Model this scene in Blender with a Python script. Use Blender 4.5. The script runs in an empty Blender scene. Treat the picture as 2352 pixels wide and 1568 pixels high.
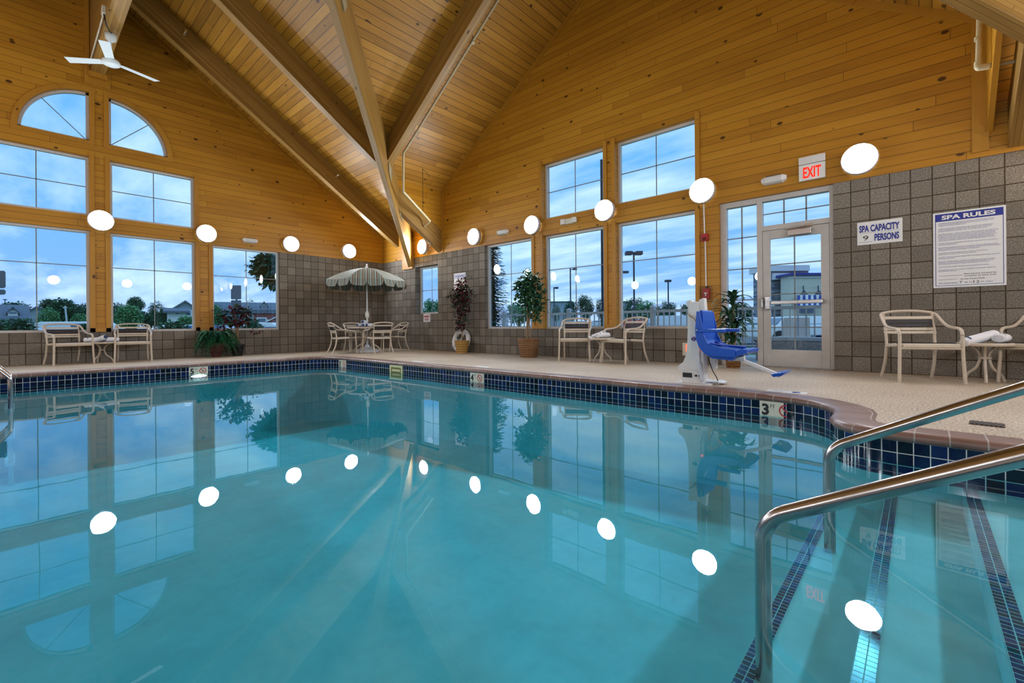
import bpy, math, random
from mathutils import Vector, Matrix, Euler
R = math.radians
PI = math.pi
sc = bpy.context.scene
col = sc.collection

# ------------------------------------------------------------------ camera
CAM = Vector((12.263, -7.657, 0.669)); YAW = 2.306; ROLL = -0.00823; FPX = 1033.9; CY = 746.25
cam_d = bpy.data.cameras.new('camera'); cam = bpy.data.objects.new('camera', cam_d); col.objects.link(cam)
cam_d.sensor_fit = 'HORIZONTAL'; cam_d.sensor_width = 36.0
cam_d.lens = FPX / 2352 * 36.0
cam_d.shift_y = -(784 - CY) / 2352
cam_d.clip_start = 0.05; cam_d.clip_end = 2000
FW = Vector((math.cos(YAW), math.sin(YAW), 0)); RT = Vector((math.sin(YAW), -math.cos(YAW), 0)); UP = Vector((0, 0, 1))
RT2 = RT * math.cos(ROLL) + UP * math.sin(ROLL); UP2 = -RT * math.sin(ROLL) + UP * math.cos(ROLL)
m = Matrix.Identity(4)
for i in range(3):
    m[i][0] = RT2[i]; m[i][1] = UP2[i]; m[i][2] = -FW[i]; m[i][3] = CAM[i]
cam.matrix_world = m
sc.camera = cam

# ------------------------------------------------------------------ exposure
sc.view_settings.view_transform = 'Standard'
sc.view_settings.look = 'None'
sc.view_settings.gamma = 1.0
sc.view_settings.use_curve_mapping = False
sc.view_settings.exposure = 0.0
sc.cycles.max_bounces = 6
sc.cycles.diffuse_bounces = 3
sc.cycles.glossy_bounces = 3
sc.cycles.transmission_bounces = 4
sc.cycles.transparent_max_bounces = 10
sc.cycles.use_adaptive_sampling = True
sc.cycles.adaptive_threshold = 0.025
sc.cycles.volume_bounces = 0
sc.cycles.sample_clamp_indirect = 6.0
sc.cycles.caustics_reflective = False
sc.cycles.caustics_refractive = False
LAMP = 138.0      # strength of one wall lamp's diffuser

# ------------------------------------------------------------------ node helpers
class N:
    def __init__(s, tree):
        s.t = tree; s.n = tree.nodes; s.l = tree.links
    def new(s, typ, **kw):
        n = s.n.new(typ)
        for k, v in kw.items():
            if k.startswith('_'): n.inputs[k[1:].replace('_', ' ')].default_value = v
            else: setattr(n, k, v)
        return n
    def link(s, a, b): s.l.new(a, b)
    def math(s, op, a, b=None, c=None):
        n = s.n.new('ShaderNodeMath'); n.operation = op
        for i, v in enumerate((a, b, c)):
            if v is None: continue
            if isinstance(v, (int, float)): n.inputs[i].default_value = v
            else: s.l.new(v, n.inputs[i])
        return n.outputs[0]
    def mix(s, fac, a, b, typ='MIX'):
        n = s.n.new('ShaderNodeMix'); n.data_type = 'RGBA'; n.blend_type = typ; n.clamp_factor = True
        for i, v in ((0, fac), (6, a), (7, b)):
            if isinstance(v, (int, float)): n.inputs[i].default_value = v
            elif isinstance(v, tuple): n.inputs[i].default_value = (*v[:3], 1)
            else: s.l.new(v, n.inputs[i])
        return n.outputs[2]
    def ramp(s, fac, stops, interp='LINEAR'):
        n = s.n.new('ShaderNodeValToRGB'); n.color_ramp.interpolation = interp
        els = n.color_ramp.elements
        while len(els) < len(stops): els.new(0.5)
        for e, (p, c) in zip(els, stops):
            e.position = p; e.color = (*c[:3], 1) if isinstance(c, tuple) else (c, c, c, 1)
        s.l.new(fac, n.inputs[0]); return n.outputs[0]
    def xyz(s, x=0.0, y=0.0, z=0.0):
        n = s.n.new('ShaderNodeCombineXYZ')
        for i, v in enumerate((x, y, z)):
            if isinstance(v, (int, float)): n.inputs[i].default_value = v
            else: s.l.new(v, n.inputs[i])
        return n.outputs[0]
    def noise(s, vec, scale, detail=2.0, rough=0.5, out=0):
        n = s.n.new('ShaderNodeTexNoise'); n.inputs['Scale'].default_value = scale
        n.inputs['Detail'].default_value = detail; n.inputs['Roughness'].default_value = rough
        if vec is not None: s.l.new(vec, n.inputs['Vector'])
        return n.outputs[out]
    def wnoise(s, vec, dim='3D', out=0):
        n = s.n.new('ShaderNodeTexWhiteNoise'); n.noise_dimensions = dim
        s.l.new(vec, n.inputs['W' if dim == '1D' else 'Vector']); return n.outputs[out]
    def bump(s, h, strength=0.3, dist=0.01):
        n = s.n.new('ShaderNodeBump'); n.inputs['Strength'].default_value = strength
        n.inputs['Distance'].default_value = dist; s.l.new(h, n.inputs['Height']); return n.outputs[0]

def srgb(r, g, b):
    f = lambda c: (c / 255 / 12.92) if c / 255 <= 0.04045 else ((c / 255 + 0.055) / 1.055) ** 2.4
    return (f(r), f(g), f(b))

MATS = {}
def newmat(name):
    mt = bpy.data.materials.new(name); mt.use_nodes = True
    mt.node_tree.nodes.clear(); MATS[name] = mt
    return mt, N(mt.node_tree)
def principled(k, color=None, rough=0.5, metal=0.0, normal=None, spec=0.5):
    b = k.new('ShaderNodeBsdfPrincipled'); o = k.new('ShaderNodeOutputMaterial')
    k.link(b.outputs[0], o.inputs[0])
    b.inputs['Metallic'].default_value = metal; b.inputs['Specular IOR Level'].default_value = spec
    for nm, v in (('Base Color', color), ('Roughness', rough)):
        if v is None: continue
        if isinstance(v, (int, float)): b.inputs[nm].default_value = v
        elif isinstance(v, tuple): b.inputs[nm].default_value = (*v[:3], 1)
        else: k.link(v, b.inputs[nm])
    if normal is not None: k.link(normal, b.inputs['Normal'])
    return b
def plain(name, color, rough=0.5, metal=0.0, spec=0.5, var=0.12, scale=30.0, bump=0.0):
    mt, k = newmat(name)
    tc = k.new('ShaderNodeTexCoord').outputs['Object']
    n = k.noise(tc, scale, 3.0)
    lo = tuple(c * (1 - var) for c in color); hi = tuple(min(1, c * (1 + var)) for c in color)
    c = k.ramp(n, [(0.3, lo), (0.7, hi)])
    principled(k, c, rough, metal, k.bump(n, bump, 0.004) if bump else None, spec)
    return mt
def emit(name, color, strength):
    mt, k = newmat(name)
    e = k.new('ShaderNodeEmission'); e.inputs[0].default_value = (*color, 1); e.inputs[1].default_value = strength
    o = k.new('ShaderNodeOutputMaterial'); k.link(e.outputs[0], o.inputs[0]); return mt

def planks(name, w, c_dark, c_mid, c_light, knot=(0.05, 0.018, 0.004), groove=0.05, L=3.0, rough=0.42, knots=0.5, gloss_bump=0.25):
    """tongue and groove boards: U runs along the board, V across it (metres)"""
    mt, k = newmat(name)
    uv = k.new('ShaderNodeUVMap').outputs[0]
    sp = k.new('ShaderNodeSeparateXYZ'); k.link(uv, sp.inputs[0]); u, v = sp.outputs[0], sp.outputs[1]
    vr = k.math('DIVIDE', v, w); row = k.math('FLOOR', vr); fr = k.math('FRACT', vr)
    off = k.wnoise(k.xyz(row, 3.7, 0))
    us = k.math('ADD', k.math('DIVIDE', u, L), k.math('MULTIPLY', off, 7.0))
    seg = k.math('FLOOR', us); fu = k.math('FRACT', us)
    idv = k.xyz(row, seg, 1.3); rnd = k.wnoise(idv)
    grain = k.noise(k.xyz(k.math('MULTIPLY', u, 1.6), k.math('MULTIPLY', v, 38.0), k.math('MULTIPLY', rnd, 40.0)), 1.0, 4.0, 0.6)
    big = k.noise(k.xyz(k.math('MULTIPLY', u, 0.8), k.math('MULTIPLY', v, 2.5), rnd), 1.0, 2.0)
    tone = k.math('ADD', k.math('MULTIPLY', rnd, 0.3), k.math('ADD', k.math('MULTIPLY', grain, 0.5), k.math('MULTIPLY', big, 0.3)))
    c = k.ramp(tone, [(0.22, c_dark), (0.55, c_mid), (0.95, c_light)])
    vo = k.new('ShaderNodeTexVoronoi'); vo.inputs['Scale'].default_value = 1.0
    k.link(k.xyz(k.math('MULTIPLY', u, 3.4), k.math('MULTIPLY', v, 5.2), k.math('MULTIPLY', row, 0.37)), vo.inputs['Vector'])
    cs = k.new('ShaderNodeSeparateXYZ'); k.link(vo.outputs['Color'], cs.inputs[0])
    has = k.math('GREATER_THAN', cs.outputs[0], 1 - knots)
    size = k.math('ADD', 0.05, k.math('MULTIPLY', cs.outputs[1], 0.13))
    kd = k.math('SUBTRACT', 1.0, k.math('SMOOTH_MIN', 1.0, k.math('DIVIDE', vo.outputs['Distance'], size), 0.2))
    kd = k.math('MULTIPLY', k.math('MAXIMUM', kd, 0.0), has)
    c = k.mix(k.math('MINIMUM', k.math('MULTIPLY', kd, 3.2), 0.92), c, knot)
    e1 = k.math('LESS_THAN', fr, groove); e2 = k.math('LESS_THAN', fu, 0.003 / L * 2)
    ed = k.math('MAXIMUM', e1, k.math('MULTIPLY', e2, 0.8))
    c = k.mix(k.math('MULTIPLY', ed, 0.85), c, (0.05, 0.02, 0.004))
    h = k.math('SUBTRACT', k.math('MULTIPLY', grain, 0.15), ed)
    principled(k, c, rough, 0, k.bump(h, gloss_bump, 0.004), 0.35)
    return mt

def blockmat():
    mt, k = newmat('split_block'); S = 0.2032
    uv = k.new('ShaderNodeUVMap').outputs[0]
    sp = k.new('ShaderNodeSeparateXYZ'); k.link(uv, sp.inputs[0])
    a = k.math('DIVIDE', sp.outputs[0], S); b = k.math('DIVIDE', sp.outputs[1], S)
    fa = k.math('ABSOLUTE', k.math('SUBTRACT', k.math('FRACT', k.math('ADD', a, 0.5)), 0.5))
    fb = k.math('ABSOLUTE', k.math('SUBTRACT', k.math('FRACT', k.math('ADD', b, 0.5)), 0.5))
    j = k.math('LESS_THAN', k.math('MINIMUM', fa, fb), 0.03)
    rnd = k.wnoise(k.xyz(k.math('FLOOR', a), k.math('FLOOR', b), 0))
    pv = k.new('ShaderNodeNewGeometry').outputs['Position']
    n1 = k.noise(pv, 85.0, 3.0, 0.75); n2 = k.noise(pv, 45.0, 2.0); n3 = k.noise(pv, 0.7, 2.0)
    t = k.math('ADD', k.math('MULTIPLY', n1, 0.7), k.math('ADD', k.math('ADD', 0.035, k.math('MULTIPLY', rnd, 0.09)), k.math('ADD', k.math('MULTIPLY', n2, 0.15), k.math('MULTIPLY', n3, 0.1))))
    c = k.ramp(t, [(0.38, (0.05, 0.042, 0.033)), (0.51, (0.165, 0.142, 0.115)), (0.62, (0.25, 0.218, 0.178)), (0.72, (0.52, 0.47, 0.40))])
    c = k.mix(k.math('MULTIPLY', j, 0.92), c, (0.05, 0.032, 0.016))
    h = k.math('SUBTRACT', k.math('MULTIPLY', n1, 0.5), k.math('MULTIPLY', j, 1.5))
    principled(k, c, 0.85, 0, k.bump(h, 0.5, 0.006), 0.25); return mt

def tilemat(name, w, h, cols, grout, gw=0.06, rough=0.12, vo=0.0):
    mt, k = newmat(name)
    uv = k.new('ShaderNodeUVMap').outputs[0]
    sp = k.new('ShaderNodeSeparateXYZ'); k.link(uv, sp.inputs[0])
    a = k.math('DIVIDE', sp.outputs[0], w); b = k.math('DIVIDE', k.math('ADD', sp.outputs[1], vo), h)
    fa = k.math('ABSOLUTE', k.math('SUBTRACT', k.math('FRACT', k.math('ADD', a, 0.5)), 0.5))
    fb = k.math('ABSOLUTE', k.math('SUBTRACT', k.math('FRACT', k.math('ADD', b, 0.5)), 0.5))
    j = k.math('MAXIMUM', k.math('LESS_THAN', fa, gw * 0.5), k.math('LESS_THAN', fb, gw * 0.5 * w / h))
    rnd = k.wnoise(k.xyz(k.math('FLOOR', a), k.math('FLOOR', b), 0))
    pv = k.new('ShaderNodeNewGeometry').outputs['Position']
    n = k.noise(pv, 40.0, 3.0)
    c = k.ramp(k.math('ADD', k.math('MULTIPLY', rnd, 0.85), k.math('MULTIPLY', n, 0.2)), cols)
    c = k.mix(j, c, grout)
    rr = k.math('ADD', rough, k.math('MULTIPLY', j, 0.5))
    principled(k, c, rr, 0, k.bump(k.math('SUBTRACT', 1.0, j), 0.4, 0.003), 0.5); return mt

# wood
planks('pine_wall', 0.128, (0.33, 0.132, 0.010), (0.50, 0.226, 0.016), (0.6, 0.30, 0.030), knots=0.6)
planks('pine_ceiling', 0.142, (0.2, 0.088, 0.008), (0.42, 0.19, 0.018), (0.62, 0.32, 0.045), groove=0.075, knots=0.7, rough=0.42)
planks('pine_trim', 0.35, (0.34, 0.142, 0.013), (0.48, 0.218, 0.021), (0.57, 0.285, 0.036), groove=0.0, L=9, knots=0.2)
planks('glulam', 0.046, (0.2, 0.1, 0.022), (0.34, 0.185, 0.042), (0.46, 0.27, 0.075), groove=0.06, L=5, knots=0.12)
blockmat()
tilemat('navy_tile', 0.0745, 0.0745, [(0.1, (0.001, 0.002, 0.01)), (0.45, (0.002, 0.005, 0.032)), (0.75, (0.003, 0.011, 0.07)), (1.0, (0.005, 0.02, 0.12))], (0.62, 0.66, 0.64), 0.07, 0.1)
tilemat('coping_tile', 0.152, 0.6, [(0.1, (0.19, 0.105, 0.082)), (0.6, (0.235, 0.135, 0.106)), (1.0, (0.28, 0.17, 0.14))], (0.42, 0.37, 0.33), 0.045, 0.35, 0.3)
tilemat('step_mosaic', 0.0265, 0.029, [(0.1, (0.003, 0.004, 0.02)), (0.5, (0.006, 0.015, 0.09)), (1.0, (0.02, 0.05, 0.2))], (0.55, 0.6, 0.58), 0.13, 0.2)

def deckmat():
    mt, k = newmat('pebble_deck')
    pv = k.new('ShaderNodeNewGeometry').outputs['Position']
    n1 = k.noise(pv, 62.0, 2.0, 0.75); n2 = k.noise(pv, 1.1, 3.0); n3 = k.noise(pv, 260.0, 2.0)
    t = k.math('ADD', k.math('MULTIPLY', n1, 0.65), k.math('ADD', k.math('MULTIPLY', n3, 0.3), k.math('MULTIPLY', n2, 0.12)))
    c = k.ramp(t, [(0.39, (0.10, 0.068, 0.042)), (0.47, (0.33, 0.25, 0.17)), (0.56, (0.53, 0.43, 0.315)), (0.66, (0.78, 0.68, 0.54))])
    principled(k, c, 0.55, 0, k.bump(n1, 0.35, 0.004), 0.35); return mt
deckmat()

def plaster():
    mt, k = newmat('pool_plaster')
    pv = k.new('ShaderNodeNewGeometry').outputs['Position']
    n1 = k.noise(pv, 1.6, 4.0, 0.6); n2 = k.noise(pv, 14.0, 3.0)
    t = k.math('ADD', k.math('MULTIPLY', n1, 0.75), k.math('MULTIPLY', n2, 0.25))
    c = k.ramp(t, [(0.35, (0.54, 0.64, 0.64)), (0.6, (0.66, 0.75, 0.74)), (0.75, (0.74, 0.8, 0.79))])
    principled(k, c, 0.8, 0, None, 0.2); return mt
plaster()

def schlick(k, r0, normal=None):
    """mirror share of a clear surface, the same from either side"""
    g = k.new('ShaderNodeNewGeometry'); d = k.new('ShaderNodeVectorMath', operation='DOT_PRODUCT')
    k.link(normal if normal is not None else g.outputs['Normal'], d.inputs[0]); k.link(g.outputs['Incoming'], d.inputs[1])
    c = k.math('SUBTRACT', 1.0, k.math('MINIMUM', k.math('ABSOLUTE', d.outputs['Value']), 1.0))
    return k.math('ADD', r0, k.math('MULTIPLY', 1 - r0, k.math('POWER', c, 5.0)))
def watermat():
    mt, k = newmat('pool_water')
    tc = k.new('ShaderNodeNewGeometry').outputs['Position']
    n1 = k.noise(tc, 1.3, 2.0); n2 = k.noise(tc, 6.0, 2.0)
    bm = k.bump(k.math('ADD', n1, k.math('MULTIPLY', n2, 0.12)), 0.10, 0.012)
    fr = schlick(k, 0.07, bm)
    gl = k.new('ShaderNodeBsdfGlossy'); gl.inputs['Roughness'].default_value = 0.012; k.link(bm, gl.inputs['Normal'])
    tr = k.new('ShaderNodeBsdfTransparent'); tr.inputs[0].default_value = (0.44, 0.87, 0.98, 1)
    mx = k.new('ShaderNodeMixShader'); k.link(fr, mx.inputs[0]); k.link(tr.outputs[0], mx.inputs[1]); k.link(gl.outputs[0], mx.inputs[2])
    va = k.new('ShaderNodeVolumeAbsorption'); va.inputs['Color'].default_value = (0.2, 0.90, 0.96, 1); va.inputs['Density'].default_value = 0.28
    o = k.new('ShaderNodeOutputMaterial'); k.link(mx.outputs[0], o.inputs[0]); k.link(va.outputs[0], o.inputs['Volume'])
    return mt
watermat()

def glassmat(name, tint, refl=0.06):
    mt, k = newmat(name)
    fr = schlick(k, refl)
    gl = k.new('ShaderNodeBsdfGlossy'); gl.inputs['Roughness'].default_value = 0.0
    tr = k.new('ShaderNodeBsdfTransparent'); tr.inputs[0].default_value = (*tint, 1)
    mx = k.new('ShaderNodeMixShader'); k.link(fr, mx.inputs[0]); k.link(tr.outputs[0], mx.inputs[1]); k.link(gl.outputs[0], mx.inputs[2])
    o = k.new('ShaderNodeOutputMaterial'); k.link(mx.outputs[0], o.inputs[0]); return mt
glassmat('window_glass', (0.88, 0.96, 1.0))
glassmat('clear_plastic', (0.93, 0.93, 0.93), 0.06)

plain('vinyl_white', srgb(205, 200, 195), 0.45, var=0.05)
plain('grille_grey', srgb(150, 148, 146), 0.5, var=0.05)
plain('door_grey', srgb(196, 190, 184), 0.42, var=0.06, scale=8)
plain('white_plastic', srgb(225, 223, 220), 0.4, var=0.04)
plain('lamp_housing', srgb(205, 198, 200), 0.45, var=0.05)
plain('beige_metal', srgb(206, 190, 170), 0.38, var=0.05)
plain('beige_strap', srgb(212, 198, 178), 0.5, var=0.05)
plain('dark_strap', srgb(40, 31, 33), 0.5, var=0.15)
plain('dark_glass', srgb(70, 74, 78), 0.15, var=0.1)
plain('towel_white', srgb(240, 238, 240), 0.95, var=0.05, scale=160, bump=0.5)
plain('towel_stripe', srgb(60, 82, 120), 0.95, var=0.1)
plain('chrome', (0.72, 0.72, 0.72), 0.16, 1.0, var=0.04)
plain('brushed_steel', (0.46, 0.425, 0.41), 0.22, 1.0, var=0.05, scale=90)
plain('dark_metal', srgb(50, 48, 48), 0.45, 0.3)
plain('bronze_plate', srgb(172, 160, 128), 0.45, 0.2)
plain('blue_plastic', srgb(16, 84, 190), 0.33, var=0.07, spec=0.5)
plain('blue_fabric', srgb(14, 62, 160), 0.6, var=0.2)
plain('black_plastic', srgb(22, 22, 24), 0.45)
plain('red_plastic', srgb(170, 24, 30), 0.4)
plain('sign_white', srgb(232, 232, 230), 0.4, var=0.02)
plain('sign_blue', srgb(22, 40, 140), 0.4, var=0.04)
plain('sign_black', srgb(20, 20, 24), 0.4)
plain('sign_red', srgb(190, 30, 38), 0.4)
plain('marker_cream', srgb(222, 220, 200), 0.3, var=0.04)
plain('skimmer_cream', srgb(215, 210, 160), 0.4)
plain('skimmer_dark', srgb(120, 112, 50), 0.6)
plain('terracotta', srgb(74, 34, 24), 0.7, var=0.35, scale=18, bump=0.5)
plain('pot_black', srgb(20, 19, 19), 0.5)
plain('soil', srgb(46, 32, 22), 0.95, var=0.4)
plain('trunk_bark', srgb(150, 122, 92), 0.85, var=0.25, scale=24)
plain('rope_white', srgb(228, 224, 216), 0.85, var=0.08, scale=120)
plain('pipe_tan', srgb(196, 180, 140), 0.45)
plain('drain_bronze', srgb(70, 46, 32), 0.5, 0.4, var=0.3)
plain('fan_white', srgb(226, 236, 238), 0.4, var=0.03)
plain('cord_grey', srgb(205, 208, 215), 0.7, var=0.1)
plain('mat_white', srgb(226, 230, 236), 0.6, var=0.12, scale=14)
emit('lamp_glow', (0.92, 1.0, 1.1), LAMP)
emit('exit_red', (1.0, 0.02, 0.01), 2.2)
emit('led_red', (1.0, 0.08, 0.04), 3.0)
emit('pool_light_glow', (1.0, 0.95, 0.75), 70.0)

def wicker(name, c1, c2, sx=60, sz=170):
    mt, k = newmat(name)
    tc = k.new('ShaderNodeTexCoord').outputs['Object']
    sp = k.new('ShaderNodeSeparateXYZ'); k.link(tc, sp.inputs[0])
    ang = k.math('MULTIPLY', k.math('ARCTAN2', sp.outputs[1], sp.outputs[0]), 26.0)
    row = k.math('MULTIPLY', sp.outputs[2], sz)
    w = k.math('MULTIPLY', k.math('SINE', ang), k.math('SINE', k.math('ADD', row, k.math('MULTIPLY', k.math('FLOOR', k.math('DIVIDE', ang, PI)), PI))))
    n = k.noise(tc, 40.0, 3.0)
    t = k.math('ADD', k.math('MULTIPLY', w, 0.28), k.math('ADD', 0.25, k.math('MULTIPLY', n, 0.5)))
    c = k.ramp(t, [(0.2, c1), (0.75, c2)])
    principled(k, c, 0.6, 0, k.bump(w, 0.7, 0.006), 0.3); return mt
wicker('wicker_brown', srgb(66, 40, 24), srgb(176, 132, 92))
wicker('wicker_tan', srgb(150, 104, 44), srgb(206, 164, 92), sz=110)
wicker('wicker_dark', srgb(74, 46, 18), srgb(150, 102, 52))

def leafmat(name, cols, rough=0.4, scale=9.0):
    mt, k = newmat(name)
    tc = k.new('ShaderNodeTexCoord').outputs['Object']
    n = k.noise(tc, scale, 2.0)
    w = k.new('ShaderNodeNewGeometry').outputs['Random Per Island']
    t = k.math('ADD', k.math('MULTIPLY', w, 0.8), k.math('MULTIPLY', n, 0.2))
    c = k.ramp(t, cols)
    principled(k, c, rough, 0, None, 0.4); return mt
leafmat('leaf_fern', [(0.1, (0.01, 0.06, 0.025)), (0.9, (0.03, 0.2, 0.08))])
leafmat('leaf_purple', [(0.1, (0.05, 0.006, 0.014)), (0.45, (0.13, 0.014, 0.03)), (0.6, (0.025, 0.06, 0.035)), (0.9, (0.05, 0.11, 0.055))])
leafmat('leaf_green', [(0.1, (0.012, 0.055, 0.025)), (0.9, (0.04, 0.14, 0.055))])
leafmat('leaf_dracaena', [(0.1, (0.012, 0.045, 0.02)), (0.75, (0.03, 0.11, 0.05)), (0.95, (0.3, 0.34, 0.22))])
leafmat('tree_dark', [(0.1, (0.02, 0.085, 0.055)), (0.9, (0.065, 0.22, 0.11))], 0.7)
leafmat('tree_mid', [(0.1, (0.05, 0.2, 0.09)), (0.9, (0.16, 0.45, 0.18))], 0.7)
leafmat('tree_spruce', [(0.1, (0.03, 0.1, 0.1)), (0.9, (0.09, 0.22, 0.2))], 0.7)
plain('grass', (0.06, 0.2, 0.07), 0.9, var=0.35, scale=0.6)
plain('asphalt', (0.22, 0.24, 0.26), 0.9, var=0.15, scale=2)
plain('siding_grey', (0.3, 0.36, 0.42), 0.8)
plain('roof_shingle', (0.12, 0.15, 0.2), 0.9, var=0.2, scale=6)
plain('brick_red', (0.34, 0.1, 0.09), 0.85, var=0.2, scale=8)
plain('house_white', (0.72, 0.74, 0.76), 0.7, var=0.05)
plain('house_window', (0.1, 0.16, 0.24), 0.15)
plain('stucco_beige', (0.66, 0.63, 0.5), 0.8, var=0.05)
plain('car_white', (0.75, 0.78, 0.8), 0.25, var=0.03)
plain('car_blue', (0.05, 0.12, 0.28), 0.25)
plain('car_silver', (0.5, 0.54, 0.58), 0.25, 0.3)
plain('car_red', (0.45, 0.05, 0.05), 0.3)
plain('rubber', (0.015, 0.015, 0.016), 0.8)
plain('rail_grey', (0.5, 0.55, 0.6), 0.5, var=0.05)
plain('pole_dark', (0.03, 0.045, 0.07), 0.6)
plain('sign_back', (0.14, 0.16, 0.2), 0.5, 0.4)
plain('awning_blue', (0.02, 0.06, 0.35), 0.8)
plain('awning_white', (0.8, 0.8, 0.8), 0.8)
plain('patio_stone', (0.3, 0.32, 0.34), 0.85, var=0.4, scale=70)
plain('patio_slab', (0.4, 0.42, 0.44), 0.85, var=0.15, scale=5)
tilemat('ledge_stone', 0.42, 0.085, [(0.1, (0.1, 0.12, 0.15)), (0.5, (0.22, 0.25, 0.29)), (1.0, (0.4, 0.42, 0.45))], (0.06, 0.07, 0.09), 0.02, 0.8)

def stripemat():
    mt, k = newmat('striped_canvas')
    uv = k.new('ShaderNodeUVMap').outputs[0]
    sp = k.new('ShaderNodeSeparateXYZ'); k.link(uv, sp.inputs[0])
    f = k.math('FRACT', k.math('DIVIDE', k.math('ADD', sp.outputs[0], 5.0), 0.22))
    T = srgb(112, 142, 142); B = srgb(176, 170, 146); P = srgb(76, 58, 68); G = srgb(96, 98, 84)
    c = k.ramp(f, [(0.0, T), (0.12, B), (0.2, P), (0.29, B), (0.35, G), (0.45, B), (0.5, P), (0.55, T), (0.64, B), (0.72, P), (0.84, B), (0.9, G)], 'CONSTANT')
    b = principled(k, c, 0.8, 0, None, 0.2); return mt
stripemat()

# ------------------------------------------------------------------ mesh builder
class MB:
    def __init__(s, grain=(0, 0, 1)):
        s.v = []; s.f = []; s.g = Vector(grain)
    def face(s, pts, mi=0, smooth=False, uv=None):
        b = len(s.v); s.v += [Vector(p) for p in pts]
        s.f.append((tuple(range(b, b + len(pts))), mi, smooth, uv)); return s
    def grid(s, rows, closed=False, mi=0, smooth=True, uvs=None):
        b = len(s.v); n = len(rows[0])
        for r in rows: s.v += [Vector(p) for p in r]
        for i in range(len(rows) - 1):
            for j in range(n if closed else n - 1):
                a, c = b + i * n + j, b + i * n + (j + 1) % n
                uv = None
                if uvs:
                    uv = [uvs[i][j], uvs[i][j + 1], uvs[i + 1][j + 1], uvs[i + 1][j]]
                s.f.append(((a, c, c + n, a + n), mi, smooth, uv))
        return s
    def box(s, x0, x1, y0, y1, z0, z1, mi=0):
        p = [(x0, y0, z0), (x1, y0, z0), (x1, y1, z0), (x0, y1, z0), (x0, y0, z1), (x1, y0, z1), (x1, y1, z1), (x0, y1, z1)]
        return s.hexa(p, mi)
    def hexa(s, p, mi=0):
        b = len(s.v); s.v += [Vector(q) for q in p]
        for q in ((0, 3, 2, 1), (4, 5, 6, 7), (0, 1, 5, 4), (1, 2, 6, 5), (2, 3, 7, 6), (3, 0, 4, 7)):
            s.f.append((tuple(b + i for i in q), mi, False, None))
        return s
    def obox(s, c, ax, ay, az, hx, hy, hz, mi=0):
        c, ax, ay, az = Vector(c), Vector(ax).normalized() * hx, Vector(ay).normalized() * hy, Vector(az).normalized() * hz
        return s.hexa([c - ax - ay - az, c + ax - ay - az, c + ax + ay - az, c - ax + ay - az, c - ax - ay + az, c + ax - ay + az, c + ax + ay + az, c - ax + ay + az], mi)
    def prism(s, poly, vec, mi=0, smooth=False):
        """extrude a planar polygon of 3D points along vec"""
        P = [Vector(p) for p in poly]; d = Vector(vec); n = len(P); b = len(s.v)
        s.v += P + [p + d for p in P]
        s.f.append((tuple(range(b + n - 1, b - 1, -1)), mi, False, None)); s.f.append((tuple(range(b + n, b + 2 * n)), mi, False, None))
        for i in range(n):
            j = (i + 1) % n; s.f.append(((b + i, b + j, b + n + j, b + n + i), mi, smooth, None))
        return s
    def tube(s, pts, r, n=10, mi=0, cap=True, flat=1.0):
        P = [Vector(p) for p in pts]; rr = r if isinstance(r, (list, tuple)) else [r] * len(P)
        t0 = (P[1] - P[0]).normalized(); a = Vector((0, 0, 1)) if abs(t0.z) < 0.9 else Vector((1, 0, 0))
        nx = t0.cross(a).normalized(); rows = []
        for i, p in enumerate(P):
            t = (P[min(i + 1, len(P) - 1)] - P[max(i - 1, 0)]).normalized()
            nx = (nx - t * nx.dot(t)).normalized(); ny = t.cross(nx)
            rows.append([p + nx * (math.cos(2 * PI * j / n) * rr[i]) + ny * (math.sin(2 * PI * j / n) * rr[i] * flat) for j in range(n)])
        s.grid(rows, True, mi)
        if cap:
            s.face(rows[0][::-1], mi); s.face(rows[-1], mi)
        return s
    def lathe(s, prof, c=(0, 0, 0), n=24, mi=0, axis=None, cap=True):
        c = Vector(c)
        if axis is None: X, Y, Z = Vector((1, 0, 0)), Vector((0, 1, 0)), Vector((0, 0, 1))
        else:
            Z = Vector(axis).normalized(); X = Z.cross(Vector((0, 0, 1)) if abs(Z.z) < 0.9 else Vector((1, 0, 0))).normalized(); Y = Z.cross(X)
        rows = [[c + Z * z + X * (r * math.cos(2 * PI * j / n)) + Y * (r * math.sin(2 * PI * j / n)) for j in range(n)] for r, z in prof]
        s.grid(rows, True, mi)
        if cap:
            if prof[0][0] > 1e-4: s.face(rows[0][::-1], mi)
            if prof[-1][0] > 1e-4: s.face(rows[-1], mi)
        return s
    def ball(s, c, rx, ry=None, rz=None, n=16, mi=0):
        ry = ry or rx; rz = rz or rx; c = Vector(c)
        rows = [[c + Vector((rx * math.sin(t) * math.cos(a), ry * math.sin(t) * math.sin(a), rz * math.cos(t))) for a in [2 * PI * j / n for j in range(n)]] for t in [max(0.01, PI * i / (n // 2)) if i < n // 2 else PI - 0.01 for i in range(n // 2 + 1)]]
        return s.grid(rows, True, mi)
    def leaf(s, p, d, up, L, W, bend=0.15, mi=0):
        p, d, up = Vector(p), Vector(d).normalized(), Vector(up)
        sd = d.cross(up)
        sd = sd.normalized() if sd.length > 1e-4 else Vector((1, 0, 0))
        nn = sd.cross(d)
        q = [p, p + d * L * 0.4 + sd * W * 0.5 + nn * bend * L * 0.3, p + d * L - nn * bend * L, p + d * L * 0.4 - sd * W * 0.5 + nn * bend * L * 0.3]
        return s.face(q, mi)
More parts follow.
